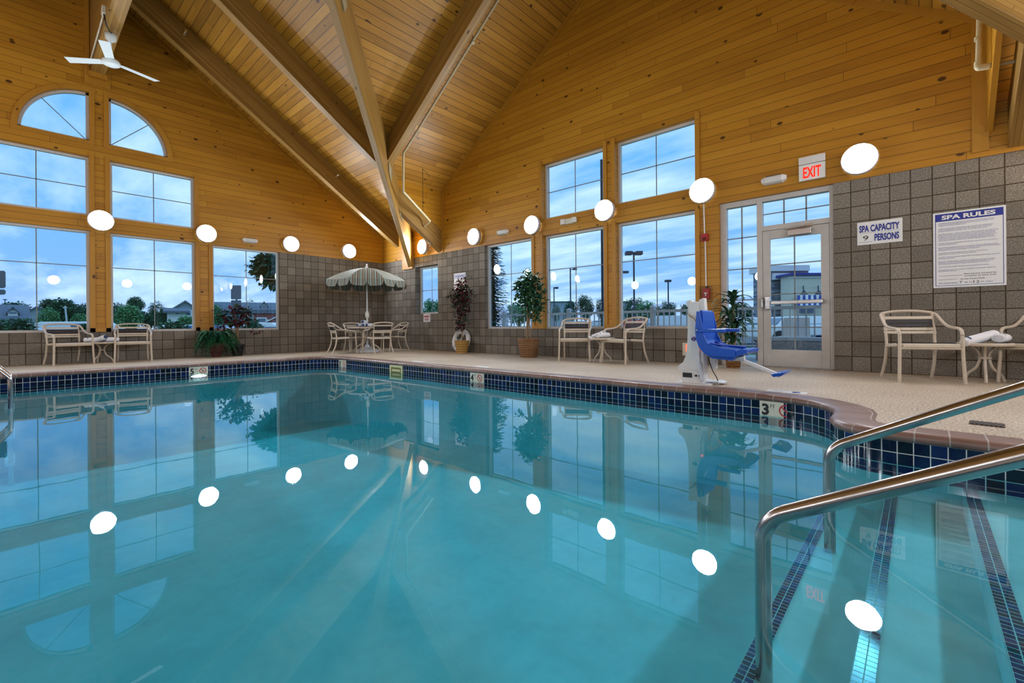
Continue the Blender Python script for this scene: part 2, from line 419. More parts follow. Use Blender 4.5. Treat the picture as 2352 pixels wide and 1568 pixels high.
    def build(s, name, mat, parent=None, world=False, bevel=0.0, kind=None):
        me = bpy.data.meshes.new(name)
        off = Vector(parent.location) if (parent and world) else Vector((0, 0, 0))
        if parent and world:
            pp = parent.parent
            while pp: off += Vector(pp.location); pp = pp.parent
        me.from_pydata([tuple(v - off) for v in s.v], [], [f[0] for f in s.f])
        mats = mat if isinstance(mat, (list, tuple)) else [mat]
        for q in mats: me.materials.append(MATS[q])
        uvl = me.uv_layers.new(name='UVMap')
        for poly, (idx, mi, sm, uv) in zip(me.polygons, s.f):
            poly.material_index = mi; poly.use_smooth = sm
            if uv: co = uv
            else:
                nrm = poly.normal; g = s.g - nrm * s.g.dot(nrm)
                if g.length < 0.05:
                    alt = Vector((-s.g.y, s.g.x, 0)) if abs(s.g.z) < 0.5 * s.g.length else (Vector((1, 0, 0)) if abs(nrm.x) < 0.7 else Vector((0, 1, 0)))
                    g = alt - nrm * alt.dot(nrm)
                g.normalize(); w = nrm.cross(g)
                if (abs(w.z) > 0.3 and w.z < 0) or (abs(w.z) <= 0.3 and (w.x + w.y) < 0): w = -w
                co = [(s.v[i].dot(g), s.v[i].dot(w)) for i in idx]
            for li, c in zip(poly.loop_indices, co): uvl.data[li].uv = c
        me.validate(); me.update()
        o = bpy.data.objects.new(name, me); col.objects.link(o)
        if parent: o.parent = parent
        if bevel:
            b = o.modifiers.new('bevel', 'BEVEL'); b.width = bevel; b.segments = 2; b.limit_method = 'ANGLE'
        if kind: o['kind'] = kind
        return o

def tag(o, label, cat, group=None, kind=None):
    o['label'] = label; o['category'] = cat
    if group: o['group'] = group
    if kind: o['kind'] = kind
    return o
def thing(name, label, cat, loc=(0, 0, 0), rz=0.0, group=None):
    o = bpy.data.objects.new(name, None); col.objects.link(o); o.empty_display_size = 0.1
    o.location = loc; o.rotation_euler = (0, 0, rz)
    return tag(o, label, cat, group)
def dup(root, loc, rz, label, group=None, sz=None):
    def cp(o, par):
        c = o.copy(); col.objects.link(c)
        if par is not None: c.parent = par
        for ch in list(o.children): cp(ch, c)
        return c
    r = cp(root, None); r.location = loc; r.rotation_euler = (0, 0, rz); r['label'] = label
    if group: r['group'] = group
    if sz: r.scale = (1, 1, sz)
    return r
def struct(mb, name, mat, bevel=0.0, parent=None):
    o = mb.build(name, mat, parent, parent is not None, bevel)
    if parent is None: o['kind'] = 'structure'
    return o
def smooth_path(pts, n=6):
    """Catmull-Rom through the points"""
    P = [Vector(p) for p in pts]; out = []
    for i in range(len(P) - 1):
        a, b, c, d = P[max(i - 1, 0)], P[i], P[i + 1], P[min(i + 2, len(P) - 1)]
        for k in range(n):
            t = k / n
            out.append(0.5 * ((2 * b) + (c - a) * t + (2 * a - 5 * b + 4 * c - d) * t * t + (3 * b - a - 3 * c + d) * t ** 3))
    out.append(P[-1]); return out
def ray(px, py): return FW + RT2 * ((px - 1176) / FPX) - UP2 * ((py - CY) / FPX)
def at(px, py, depth): return CAM + ray(px, py) * depth
def on_y(px, py, y):
    d = ray(px, py); return CAM + d * ((y - CAM.y) / d.y)
def on_z(px, py, z):
    d = ray(px, py); return CAM + d * ((z - CAM.z) / d.z)
_txt = {}
def text_mb(txt, x0, x1, h, org, ux, uz, un, spacing=1.0, ext=0.0015, bold=0.0):
    """lettering as a mesh: x0..x1 along ux, cap height h along uz, facing un"""
    cu = bpy.data.curves.new('t', 'FONT'); cu.body = txt; cu.size = 1.0; cu.extrude = 0.0; cu.space_character = spacing
    cu.resolution_u = 3; cu.offset = bold
    ob = bpy.data.objects.new('t', cu); col.objects.link(ob)
    dg = bpy.context.evaluated_depsgraph_get(); me = bpy.data.meshes.new_from_object(ob.evaluated_get(dg))
    vs = [v.co.copy() for v in me.vertices]; fs = [tuple(p.vertices) for p in me.polygons]
    bpy.data.objects.remove(ob); bpy.data.curves.remove(cu); bpy.data.meshes.remove(me)
    xs = [v.x for v in vs]; a, b = min(xs), max(xs)
    cap = 0.729
    sx = (x1 - x0) / (b - a); org, ux, uz, un = Vector(org), Vector(ux), Vector(uz), Vector(un)
    mb = MB()
    P = [org + ux * (x0 + (v.x - a) * sx) + uz * (v.y * h / cap) + un * ext for v in vs]
    mb.v = P; mb.f = [(f, 0, False, None) for f in fs]
    # make faces point along un
    for i, (f, mi, sm, uv) in enumerate(mb.f):
        n = (P[f[1]] - P[f[0]]).cross(P[f[2]] - P[f[0]])
        if n.dot(un) < 0: mb.f[i] = (f[::-1], mi, sm, uv)
    return mb
def join_mb(*mbs):
    r = MB()
    for q in mbs:
        b = len(r.v); r.v += q.v; r.f += [(tuple(b + i for i in f), mi, sm, uv) for f, mi, sm, uv in q.f]
    return r

# ------------------------------------------------------------------ sky
w = bpy.data.worlds.new('dusk_sky'); sc.world = w; w.use_nodes = True; w.node_tree.nodes.clear()
k = N(w.node_tree)
g = k.new('ShaderNodeTexCoord').outputs['Generated']
sp = k.new('ShaderNodeSeparateXYZ'); k.link(g, sp.inputs[0])
zz = k.math('MAXIMUM', sp.outputs[2], 0.0)
base = k.ramp(zz, [(0.0, (0.36, 0.5, 0.84)), (0.10, (0.2, 0.44, 0.86)), (0.28, (0.145, 0.42, 0.9)), (0.7, (0.2, 0.5, 0.92))])
den = k.math('ADD', zz, 0.12)
cv = k.xyz(k.math('DIVIDE', sp.outputs[0], den), k.math('DIVIDE', sp.outputs[1], den), 0.3)
mp = k.new('ShaderNodeMapping'); mp.inputs['Rotation'].default_value = (0, 0, R(38)); mp.inputs['Scale'].default_value = (0.55, 1.5, 1); k.link(cv, mp.inputs[0])
cn = k.noise(mp.outputs[0], 1.5, 5.0, 0.58)
cm = k.ramp(cn, [(0.40, 0.0), (0.66, 1.0)])
skyc = k.mix(k.math('MULTIPLY', cm, 0.85), base, (0.62, 0.82, 0.97))
bg = k.new('ShaderNodeBackground'); k.link(skyc, bg.inputs[0]); bg.inputs[1].default_value = 1.35
o = k.new('ShaderNodeOutputWorld'); k.link(bg.outputs[0], o.inputs[0])

# ================================================================== THE ROOM
from mathutils.geometry import tessellate_polygon
WOODZ = 2.6
LX, LV = 16.0, 12.96            # room size along x and along -y
RIDGE = 6.48
CA, SL = 3.3, 0.667             # main ceiling: z = CA + SL * v  (v = -y)
CB = 2.32                       # dormer ceiling: z = CB + SL * u
DU0, DU1, DUC = 2.85, 12.87, 7.86

def cells(mb, fn, rect, openings, mi):
    """rect minus openings, as boxes; fn(a, b, c, d) -> box in wall coordinates"""
    a0, a1, z0, z1 = rect
    us = sorted({a0, a1, *[q for o in openings for q in o[:2] if a0 < q < a1]})
    zs = sorted({z0, z1, *[q for o in openings for q in o[2:4] if z0 < q < z1]})
    for i in range(len(us) - 1):
        run = None
        for j in range(len(zs) - 1):
            cu, cz = (us[i] + us[i + 1]) / 2, (zs[j] + zs[j + 1]) / 2
            hole = any(o[0] < cu < o[1] and o[2] < cz < o[3] for o in openings)
            if not hole:
                if run is None: run = zs[j]
            if hole or j == len(zs) - 2:
                end = zs[j] if hole else zs[j + 1]
                if run is not None and end > run: mb.box(*fn(us[i], us[i + 1], run, end), mi=mi)
                run = None
T = 0.24
# ---- left wall (x = 0); coordinates v = -y
LW = [(3.05, 4.54, 0.6, 2.6), (4.87, 6.33, 0.6, 2.62), (6.64, 8.10, 0.6, 2.62), (8.43, 9.92, 0.6, 2.6)]
MW = [(4.88, 6.33, 2.92, 4.09), (6.64, 8.09, 2.92, 4.09)]
AW = [(5.37, 6.34, 4.41, 5.39), (6.63, 7.60, 4.41, 5.39)]
fL = lambda a, b, c, d: (-T, 0.0, -b, -a, c, d)
fLw = lambda a, b, c, d: (-T, 0.016, -b, -a, c, d)
mb = MB((0, 1, 0))
for rc in ((0, 4.54, 0, WOODZ), (8.43, LV, 0, WOODZ), (4.54, 8.43, 0, 0.6)): cells(mb, fL, rc, LW, 0)
for rc in ((4.54, 8.43, 0.6, WOODZ), (0, LV, WOODZ, 8.0)): cells(mb, fLw, rc, LW + MW + AW, 1)
# round the two quarter windows off
for (a0, a1, z0, z1), cu, sgn in ((AW[0], 6.34, -1), (AW[1], 6.63, 1)):
    r = 0.97; arc = [(0.016, -(cu + sgn * r * math.cos(t)), z0 + r * math.sin(t)) for t in [PI / 2 * i / 14 for i in range(15)]]
    corner = (0.016, -(cu + sgn * r), z0 + r + 0.01)
    for i in range(14): mb.prism([corner, arc[i], arc[i + 1]], (-T - 0.016, 0, 0), 1)
    mb.prism([corner, arc[14], (0.016, -cu, z0 + r + 0.01)], (-T - 0.016, 0, 0), 1)
struct(mb, 'wall_left', ['split_block', 'pine_wall'])
# ---- right wall (y = 0)
RA = (1.65, 2.66, 1.0, 2.33)
RW = [(4.47, 5.96, 0.585, 2.6), (6.265, 7.765, 0.585, 2.58), (8.02, 9.5, 0.585, 2.58)]
RU = [(6.265, 7.765, 2.93, 4.115), (8.02, 9.51, 2.93, 4.115)]
DR = (9.875, 11.385, 0.0, 2.6)
fR = lambda a, b, c, d: (a, b, 0.0, T, c, d)
fRw = lambda a, b, c, d: (a, b, -0.016, T, c, d)
mb = MB((1, 0, 0))
for rc in ((0, 5.96, 0, WOODZ), (9.88, LX, 0, WOODZ), (5.96, 9.88, 0, 0.585)): cells(mb, fR, rc, [RA, DR] + RW, 0)
for rc in ((5.96, 9.875, 0.585, WOODZ), (0, LX, WOODZ, 8.0)): cells(mb, fRw, rc, RW + RU + [DR], 1)
struct(mb, 'wall_right', ['split_block', 'pine_wall'])
# ---- the two walls behind the camera
mb = MB((0, 1, 0)); mb.box(LX, LX + T, -LV, 0, 0, WOODZ, 0); mb.box(LX - 0.016, LX + T, -LV, 0, WOODZ, 8, 1)
struct(mb, 'wall_back', ['split_block', 'pine_wall'])
mb = MB((1, 0, 0)); mb.box(0, LX, -LV - T, -LV, 0, WOODZ, 0); mb.box(0, LX, -LV - T, -LV + 0.016, WOODZ, 4.0, 1)
struct(mb, 'wall_front', ['split_block', 'pine_wall'])
# ---- ceilings
zA = lambda v: CA + SL * v
zB = lambda u: CB + SL * u
pA = lambda u, v: (u, -v, zA(v))
pB = lambda u, v: (u, -v, zB(u))
pB2 = lambda u, v: (u, -v, zB(2 * DUC - u))
vc = (zB(DU0) - CA) / SL
top = min(RIDGE, (zB(DUC) - CA) / SL)
mb = MB((1, 0, 0)); up = (0, 0, 0.12)
mb.prism([pA(-.2, 0), pA(DU0, 0), pA(DU0, vc), pA(DUC, top), pA(DUC, RIDGE), pA(-.2, RIDGE)], up)
mb.prism([pA(LX, 0), pA(LX, RIDGE), pA(DUC, RIDGE), pA(DUC, top), pA(DU1, vc), pA(DU1, 0)], up)
q = lambda u, v: (u, -v, zA(2 * RIDGE - v))
mb.prism([q(-.2, RIDGE), q(LX, RIDGE), q(LX, LV + .2), q(-.2, LV + .2)], up)
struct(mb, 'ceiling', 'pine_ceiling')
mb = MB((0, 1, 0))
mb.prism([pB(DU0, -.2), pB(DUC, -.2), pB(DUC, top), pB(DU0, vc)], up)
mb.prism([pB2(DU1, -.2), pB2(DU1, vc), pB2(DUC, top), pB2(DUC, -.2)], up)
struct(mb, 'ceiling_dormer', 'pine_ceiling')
mb = MB((0, 1, 0))
for u, s in ((DU0 + .008, -1), (DU1 - .008, 1)):
    mb.prism([(u, 0, 2.85), (u, 0, zB(DU0) + .05), (u, -vc - .4, zB(DU0) + .05)], (0.05 * s, 0, 0))
struct(mb, 'wall_dormer', 'pine_wall')
# ---- rake and corner trims
mb = MB((0, 1, SL))
mb.hexa([(0.016, 0, zA(0) - .1), (0.045, 0, zA(0) - .1), (0.045, -RIDGE, zA(RIDGE) - .1), (0.016, -RIDGE, zA(RIDGE) - .1), (0.016, 0, zA(0)), (0.045, 0, zA(0)), (0.045, -RIDGE, zA(RIDGE)), (0.016, -RIDGE, zA(RIDGE))])
struct(mb, 'trim_1', 'pine_trim')
for nm, ua, za, ub, zb in (('trim_2', DU0, zB(DU0), DUC, zB(DUC)), ('trim_3', DU1, zB(DU0), DUC, zB(DUC))):
    mb = MB((ub - ua, 0, zb - za))
    mb.hexa([(ua, -.045, za - .1), (ub, -.045, zb - .1), (ub, -.016, zb - .1), (ua, -.016, za - .1), (ua, -.045, za), (ub, -.045, zb), (ub, -.016, zb), (ua, -.016, za)])
    struct(mb, nm, 'pine_trim')
mb = MB((0, 0, 1)); mb.box(DU0 - .01, DU0 + .09, -.04, -.012, 2.62, zB(DU0) - .02); struct(mb, 'trim_4', 'pine_trim')
mb = MB((0, 0, 1)); mb.box(DU1 - .13, DU1 + .01, -.04, -.012, 2.66, zB(DU0) - .02); struct(mb, 'trim_5', 'pine_trim')
mb = MB((0, 0, 1)); mb.box(0.016, 0.05, -0.05, -.016, 2.6, 3.22); struct(mb, 'trim_6', 'pine_trim')
mb = MB((0, 0, 1))
for a, b in ((6.31, 6.385), (6.625, 6.7)): mb.box(.016, .04, -b, -a, 5.62, 7.5)
mb.box(.016, .05, -6.7, -6.31, 5.55, 5.66); struct(mb, 'trim_7', 'pine_trim')

# ---- glulam beams
def slope_beam(name, x0, x1, y0, y1, cb, ct):
    """beam lying under the main ceiling, between y0 and y1; cb, ct: height of bottom and top at y = 0"""
    mb = MB((0, -1, SL)); f = lambda x, y, c: (x, y, c - SL * y)
    mb.hexa([f(x0, y0, cb), f(x1, y0, cb), f(x1, y1, cb), f(x0, y1, cb), f(x0, y0, ct), f(x1, y0, ct), f(x1, y1, ct), f(x0, y1, ct)])
    return struct(mb, name, 'glulam', 0.006)
slope_beam('beam_rafter', 1.05, 1.22, -0.25, -6.4, 2.76, 3.32)
slope_beam('beam_rafter', 3.235, 3.405, -2.0, -6.4, 2.76, 3.32)
slope_beam('beam_rafter', 5.45, 5.62, -4.2, -6.4, 2.76, 3.32)
slope_beam('beam_strut', 2.70, 2.875, -0.02, -1.5, 2.61, 3.16)
slope_beam('beam_strut', 13.03, 13.2, -0.02, -1.5, 2.63, 3.16)
for y in (-2.115, -4.3):
    ub = 1.43 - y
    for s, nm in ((1, 'beam_dormer_rafter'), (-1, 'beam_dormer_rafter')):
        g = lambda u, yy, c: ((u if s > 0 else 2 * DUC - u), yy, c + SL * u)
        mb = MB((1, 0, SL * s))
        mb.hexa([g(ub, y - .085, 1.78), g(DUC, y - .085, 1.78), g(DUC, y + .085, 1.78), g(ub, y + .085, 1.78), g(ub, y - .085, 2.34), g(DUC, y - .085, 2.34), g(DUC, y + .085, 2.34), g(ub, y + .085, 2.34)])
        struct(mb, nm, 'glulam', 0.006)
for k0, k1, s in ((1.33, 1.52, 1), (1.19, 1.36, -1)):
    # valley beams: plan line u - v = k, from the wall up to the crossing of the ridges
    mb = MB((1 * s, -1, SL)); X = lambda u: u if s > 0 else 2 * DUC - u
    cb, ct = 2.32, 3.24
    h = lambda kk, v, c: (X(kk + v), -v, c + SL * v)
    v0, v1 = 0.02, 6.4
    mb.hexa([h(k0, v0, cb), h(k1, v0, cb), h(k1, v1, cb), h(k0, v1, cb), h(k0, v0, ct), h(k1, v0, ct), h(k1, v1, ct), h(k0, v1, ct)])
    struct(mb, 'beam_valley', 'glulam', 0.006)
mb = MB((1, 0, 0)); mb.box(0.02, LX - .02, -6.61, -6.39, 5.79, 7.58); struct(mb, 'beam_ridge', 'glulam', 0.006)
for u0, u1, z0 in ((1.075, 1.57, 2.30), (14.15, 14.65, 2.3)):
    mb = MB((0, 0, 1)); mb.box(u0, u1, -.05, .0, z0, 3.05)
    mb.box(u1 - .09, u1 - .02, -.075, -.05, z0 + .28, 3.0)
    struct(mb, 'beam_bearing_board', 'pine_trim')
mb = MB(); mb.box(.016, .09, -6.64, -6.36, 5.70, 5.79); struct(mb, 'beam_seat', 'pine_trim')

# steel hangers on the beams
def hanger(name, label, pts, vec):
    mb = MB(); mb.prism(pts, vec); mb_o = mb.build(name, 'bronze_plate')
    return tag(mb_o, label, 'bracket', 'steel beam hangers')
v = 0.83; kx = 1.53
def vpt(v, z, d=0.0): return (kx + v + d, -v + d, z)
hanger('beam_hanger', 'tan steel plate joining the short strut to the valley beam', [vpt(1.33, 3.92), vpt(1.08, 3.74), vpt(1.08, 3.3), vpt(1.33, 3.44)], (0.012, 0.012, 0))
hanger('beam_hanger', 'tan steel plate under the dormer rafter, on the valley beam', [vpt(2.14, 4.05), vpt(2.0, 3.9), vpt(1.93, 4.12), vpt(2.02, 4.42), vpt(2.18, 4.42)], (0.014, 0.014, 0))
hanger('beam_hanger', 'tan steel plate high on the valley beam at the photo top edge', [vpt(4.45, 5.72), vpt(4.27, 5.45), vpt(4.2, 5.6), vpt(4.2, 5.95), vpt(4.45, 5.95)], (0.014, 0.014, 0))

# ---- floor, pool shell
def arc(cx, cy, r, a0, a1, n=10): return [(cx + r * math.cos(R(a0 + (a1 - a0) * i / n)), cy + r * math.sin(R(a0 + (a1 - a0) * i / n))) for i in range(n + 1)]
POOL = [(2.37, -7.95)] + [(2.37, -7.95 + 0.45 * i) for i in range(1, 10)] + arc(2.95, -3.50, .58, 180, 90)[0:]
POOL += [(x, -2.92 - 0.004 * (x - 3)) for x in [3.4 + 0.5 * i for i in range(16)]]
POOL += [(11.2, -2.965), (11.42, -3.0), (11.58, -3.07), (11.70, -3.19), (11.775, -3.34), (11.80, -3.48), (11.80, -3.62), (11.805, -3.76), (11.84, -3.88), (11.91, -3.97), (12.02, -4.03), (12.16, -4.05)]
POOL += [(12.16 + .25 * i, -4.05) for i in range(1, 7)] + [(13.7, -4.05), (13.7, -7.1), (11.8, -7.1), (11.8, -7.95)]
def offs(path, d):
    n = len(path); out = []
    for i in range(n):
        a, b, c = Vector(path[i - 1]), Vector(path[i]), Vector(path[(i + 1) % n])
        t1, t2 = (b - a).normalized(), (c - b).normalized(); n1, n2 = Vector((-t1.y, t1.x)), Vector((-t2.y, t2.x))
        bis = (n1 + n2); bis = bis.normalized() if bis.length > 1e-3 else n1
        out.append(b + bis * (d / max(0.35, bis.dot(n1))))
    return out
# POOL runs clockwise seen from above, so +d (left of travel) is outwards
def tess(mb, outer, holes, z, mi=0):
    loops = [[Vector((p[0], p[1], 0)) for p in outer]] + [[Vector((p[0], p[1], 0)) for p in h] for h in holes]
    flat = [p for l in loops for p in l]
    for tri in tessellate_polygon(loops):
        P = [flat[i] for i in tri]
        if (P[1] - P[0]).cross(P[2] - P[0]).z < 0: P = P[::-1]
        mb.face([(p.x, p.y, z(p) if callable(z) else z) for p in P], mi)
    return mb
cope_out = offs(POOL, 0.235)
mb = MB((1, 0, 0)); tess(mb, [(-.24, .24), (-.24, -LV - .24), (LX + .24, -LV - .24), (LX + .24, .24)], [cope_out], 0.0); struct(mb, 'floor', 'pebble_deck')
L = [0.0]
for i in range(len(POOL)): L.append(L[-1] + (Vector(POOL[(i + 1) % len(POOL)]) - Vector(POOL[i])).length)
def ring(profile, name, mat):
    """sweep (offset, z) pairs round the pool; U = run, V = along the profile"""
    mb = MB(); rows = []; vv = [0.0]
    for j in range(1, len(profile)): vv.append(vv[-1] + math.hypot(profile[j][0] - profile[j - 1][0], profile[j][1] - profile[j - 1][1]))
    for d, z in profile:
        pr = offs(POOL, d); rows.append([(p[0], p[1], z) for p in pr] + [(pr[0][0], pr[0][1], z)])
    uvs = [[(L[i], vv[j]) for i in range(len(POOL) + 1)] for j in range(len(profile))]
    mb.grid(rows, False, 0, True, uvs)
    return struct(mb, name, mat)
ring([(0.012, -0.06), (-0.006, -0.055), (-0.02, -0.04), (-0.022, -0.022), (-0.012, -0.006), (0.006, 0.004), (0.03, 0.006), (0.2, 0.005), (0.236, 0.0)], 'floor_coping', 'coping_tile')
ring([(0.0, -0.055), (0.0, -0.055 - 0.0745 * 3)], 'pool_tile_band', 'navy_tile')
PFZ = lambda x: -0.9 - 0.055 * (11.8 - x)
mb = MB(); n = len(POOL)
for i in range(n):
    a, b = POOL[i], POOL[(i + 1) % n]
    if a[0] > 11.79 and b[0] > 11.79: za = zb = -1.0
    else: za, zb = PFZ(a[0]) - .02, PFZ(b[0]) - .02
    mb.face([(a[0], a[1], za), (b[0], b[1], zb), (b[0], b[1], -0.055 - 0.0745 * 3), (a[0], a[1], -0.055 - 0.0745 * 3)])
tess(mb, [(2.2, -8.1), (11.95, -8.1), (11.95, -2.8), (2.2, -2.8)], [], lambda p: PFZ(p.x))
struct(mb, 'pool_basin', 'pool_plaster')
for nm, x0, x1, zt in (('pool_step_bottom', 11.79, 12.12, -.52), ('pool_step_middle', 12.10, 12.46, -.40), ('pool_step_top', 12.44, 13.72, -.28)):
    mb = MB(); y0, y1 = -7.12, (-3.75 if x0 < 12 else -4.04)
    mb.box(x0, x1, y0, y1, -1.05, zt); o = struct(mb, nm, 'pool_plaster', 0.012)
    mb = MB(); mb.face([(x0 + .004, y0, zt + .003), (x0 + .062, y0, zt + .003), (x0 + .062, y1, zt + .003), (x0 + .004, y1, zt + .003)], uv=[(y0, 0), (y0, .058), (y1, .058), (y1, 0)])
    mb.build('step_edge_tiles', 'step_mosaic', o)
WZ = -0.19
wout = offs(POOL, 0.03); mb = MB()
tess(mb, wout, [], WZ)
m2 = MB(); tess(m2, wout, [], -2.4)
mb = join_mb(mb, m2)
for i in range(len(m2.f)):
    f = mb.f[len(mb.f) - 1 - i]; mb.f[len(mb.f) - 1 - i] = (f[0][::-1],) + f[1:]
for i in range(n):
    a, b = wout[i], wout[(i + 1) % n]
    mb.face([(a[0], a[1], WZ), (b[0], b[1], WZ), (b[0], b[1], -2.4), (a[0], a[1], -2.4)])
import bmesh
o = struct(mb, 'pool_water', 'pool_water')
bm = bmesh.new(); bm.from_mesh(o.data); bmesh.ops.remove_doubles(bm, verts=bm.verts, dist=1e-5); bmesh.ops.recalc_face_normals(bm, faces=bm.faces); bm.to_mesh(o.data); bm.free()

# ---- windows
WN = [0]
def window(plane, a0, a1, z0, z1, depth, nv=(0.5,), nh=(0.5,), fw=0.045, casing=()):
    WN[0] += 1
    e = bpy.data.objects.new('window_%d' % WN[0], None); col.objects.link(e); e['kind'] = 'structure'
    P = (lambda a, d, z: (-d, -a, z)) if plane == 'L' else (lambda a, d, z: (a, d, z))
    def bx(mb, a, b, d0, d1, c, d):
        x0, y0, _ = P(a, d0, 0); x1, y1, _ = P(b, d1, 0)
        mb.box(min(x0, x1), max(x0, x1), min(y0, y1), max(y0, y1), c, d)
    e.location = P((a0 + a1) / 2, depth, z0)
    mb = MB()
    for a, b, c, d in ((a0, a1, z0, z0 + fw), (a0, a1, z1 - fw, z1), (a0, a0 + fw, z0 + fw, z1 - fw), (a1 - fw, a1, z0 + fw, z1 - fw)): bx(mb, a, b, depth, depth + .07, c, d)
    mb.build('window_frame', 'vinyl_white', e, True)
    b0, b1, c0, c1 = a0 + fw, a1 - fw, z0 + fw, z1 - fw
    mb = MB(); d = depth + .03
    mb.face([P(b0, d, c0), P(b1, d, c0), P(b1, d, c1), P(b0, d, c1)]); mb.build('pane', 'window_glass', e, True)
    mb = MB()
    for t in nv: bx(mb, b0 + (b1 - b0) * t - .008, b0 + (b1 - b0) * t + .008, d + .006, d + .014, c0, c1)
    for t in nh: bx(mb, b0, b1, d + .006, d + .014, c0 + (c1 - c0) * t - .008, c0 + (c1 - c0) * t + .008)
    mb.build('grille', 'grille_grey', e, True)
    if casing:
        mb = MB((0, 0, 1))
        for a, b, c, dd in casing: bx(mb, a, b, -.038, -.016, c, dd)
        mb.build('casing', 'pine_trim', e, True)
    return e
cs = 0.075
DP = 0.06
for i, (a0, a1, z0, z1) in enumerate(LW):
    c = []
    if i in (1, 2): c += [(a0 - cs, a0, z0, z1), (a1, a1 + cs, z0, z1)]
    elif i == 0: c += [(a1, a1 + cs, z0, z1)]
    else: c += [(a0 - cs, a0, z0, z1)]
    if i in (0, 1, 2): c += [(a1, a1 + (.33, .31, .33)[i], z0, z0 + .075)]
    window('L', a0, a1, z0, z1, DP, nh=(0.655,) if i in (0, 3) else (0.5,) if 0 else (0.66,), casing=c)
for a0, a1, z0, z1 in MW: window('L', a0, a1, z0, z1, DP, casing=[(a0 - cs, a0, z0 - .07, z1 + .07), (a1, a1 + cs, z0 - .07, z1 + .07)])
window('R', *RA, 0.16)
window('R', *RW[0], 0.09, nh=(0.64,), casing=[(RW[0][1], RW[0][1] + cs, .585, 2.62)])
window('R', *RW[1], 0.09, nh=(0.64,), casing=[(RW[1][0] - cs, RW[1][0], .585, 2.62), (RW[1][1], RW[1][1] + cs, .585, 2.62), (6.035, 6.19, .585, .66)])
window('R', *RW[2], 0.09, nh=(0.64,), casing=[(RW[2][0] - cs, RW[2][0], .585, 2.62), (RW[2][1], RW[2][1] + cs, .585, 2.62), (7.84, 7.945, .585, .66)])
for a0, a1, z0, z1 in RU: window('R', a0, a1, z0, z1, 0.09, casing=[(a0 - cs, a0, z0 - .05, z1 + .07), (a1, a1 + cs, z0 - .05, z1 + .07)])
# quarter-round windows
for cu, sgn in ((6.34, -1), (6.63, 1)):
    WN[0] += 1
    e = bpy.data.objects.new('window_%d' % WN[0], None); col.objects.link(e); e['kind'] = 'structure'; e.location = (-DP, -cu, 4.41)
    r = 0.97; z0 = 4.41; A = lambda rr, t, d: (-d, -(cu + sgn * rr * math.cos(t)), z0 + rr * math.sin(t))
    ts = [PI / 2 * i / 20 for i in range(21)]
    mb = MB()
    for d0, d1, ri, ro in ((DP, DP + .07, r - .045, r),):
        for i in range(20):
            a, b = ts[i], ts[i + 1]
            mb.hexa([A(ri, a, d0), A(ro, a, d0), A(ro, b, d0), A(ri, b, d0), A(ri, a, d1), A(ro, a, d1), A(ro, b, d1), A(ri, b, d1)])
    ya, yb = sorted((-cu, -(cu + sgn * .045))); mb.box(-DP - .07, -DP, ya, yb, z0, z0 + r)
    ya, yb = sorted((-cu, -(cu + sgn * r))); mb.box(-DP - .07, -DP, ya, yb, z0, z0 + .045)
    mb.build('window_frame', 'vinyl_white', e, True)
    mb = MB(); mb.face([A(0.0, 0, DP + .03)] + [A(r - .03, t, DP + .03) for t in ts]); mb.build('pane', 'window_glass', e, True)
    mb = MB(); a = Vector(A(.05, R(45), DP + .04)); b = Vector(A(r - .03, R(45), DP + .04)); mb.tube([a, b], .008, 6); mb.build('grille', 'grille_grey', e, True)
    mb = MB((0, 0, 1)); ro, ri = r + .085, r
    for i in range(20):
        a, b = ts[i], ts[i + 1]
        mb.hexa([A(ri, a, -.016), A(ro, a, -.016), A(ro, b, -.016), A(ri, b, -.016), A(ri, a, -.04), A(ro, a, -.04), A(ro, b, -.04), A(ri, b, -.04)])
    ya, yb = sorted((-(cu - sgn * cs), -cu)); mb.box(.016, .038, ya, yb, z0 - .075, z0 + r + .08)
    ya, yb = sorted((-cu, -(cu + sgn * ro))); mb.box(.016, .038, ya, yb, z0 - .08, z0)
    mb.build('casing', 'pine_trim', e, True)

# ---- sidelight and glazed door in one aluminium frame
e = bpy.data.objects.new('window_door_frame', None); col.objects.link(e); e['kind'] = 'structure'; e.location = (10.6, 0.06, 0)
FD0, FD1 = .05, .16
mb = MB(); F = lambda a, b, c, d: mb.box(a, b, FD0, FD1, c, d)
F(9.875, 9.965, 0, 2.6); F(10.41, 10.485, 0, 2.6); F(11.335, 11.385, 0, 2.6); F(9.965, 10.41, 0, .05); F(9.965, 10.41, 2.515, 2.6); F(10.485, 11.335, 2.525, 2.6); F(10.485, 11.335, 2.075, 2.15)
mb.build('door_jamb', 'door_grey', e, True, 0.004)
mb = MB(); mb.face([(9.965, .1, .05), (10.41, .1, .05), (10.41, .1, 2.515), (9.965, .1, 2.515)]); mb.build('pane', 'window_glass', e, True)
mb = MB(); mb.face([(10.485, .1, 2.15), (11.335, .1, 2.15), (11.335, .1, 2.525), (10.485, .1, 2.525)]); mb.build('pane', 'window_glass', e, True)
mb = MB(); mb.box(10.175, 10.195, .104, .114, .05, 2.515)
for t in range(1, 5): z = .05 + 2.465 * t / 5; mb.box(9.965, 10.41, .104, .114, z - .008, z + .008)
mb.build('grille', 'grille_grey', e, True)
mb = MB(); mb.box(10.485, 11.335, .104, .114, 2.33, 2.345)
for t in (1, 2): x = 10.485 + .85 * t / 3; mb.box(x - .01, x + .01, .104, .114, 2.15, 2.525)
mb.build('grille', 'grille_grey', e, True)
d = bpy.data.objects.new('door_1', None); col.objects.link(d); d['kind'] = 'structure'; d.location = (10.91, .05, 0)
mb = MB(); Dd = lambda a, b, c, dd: mb.box(a, b, .055, .1, c, dd)
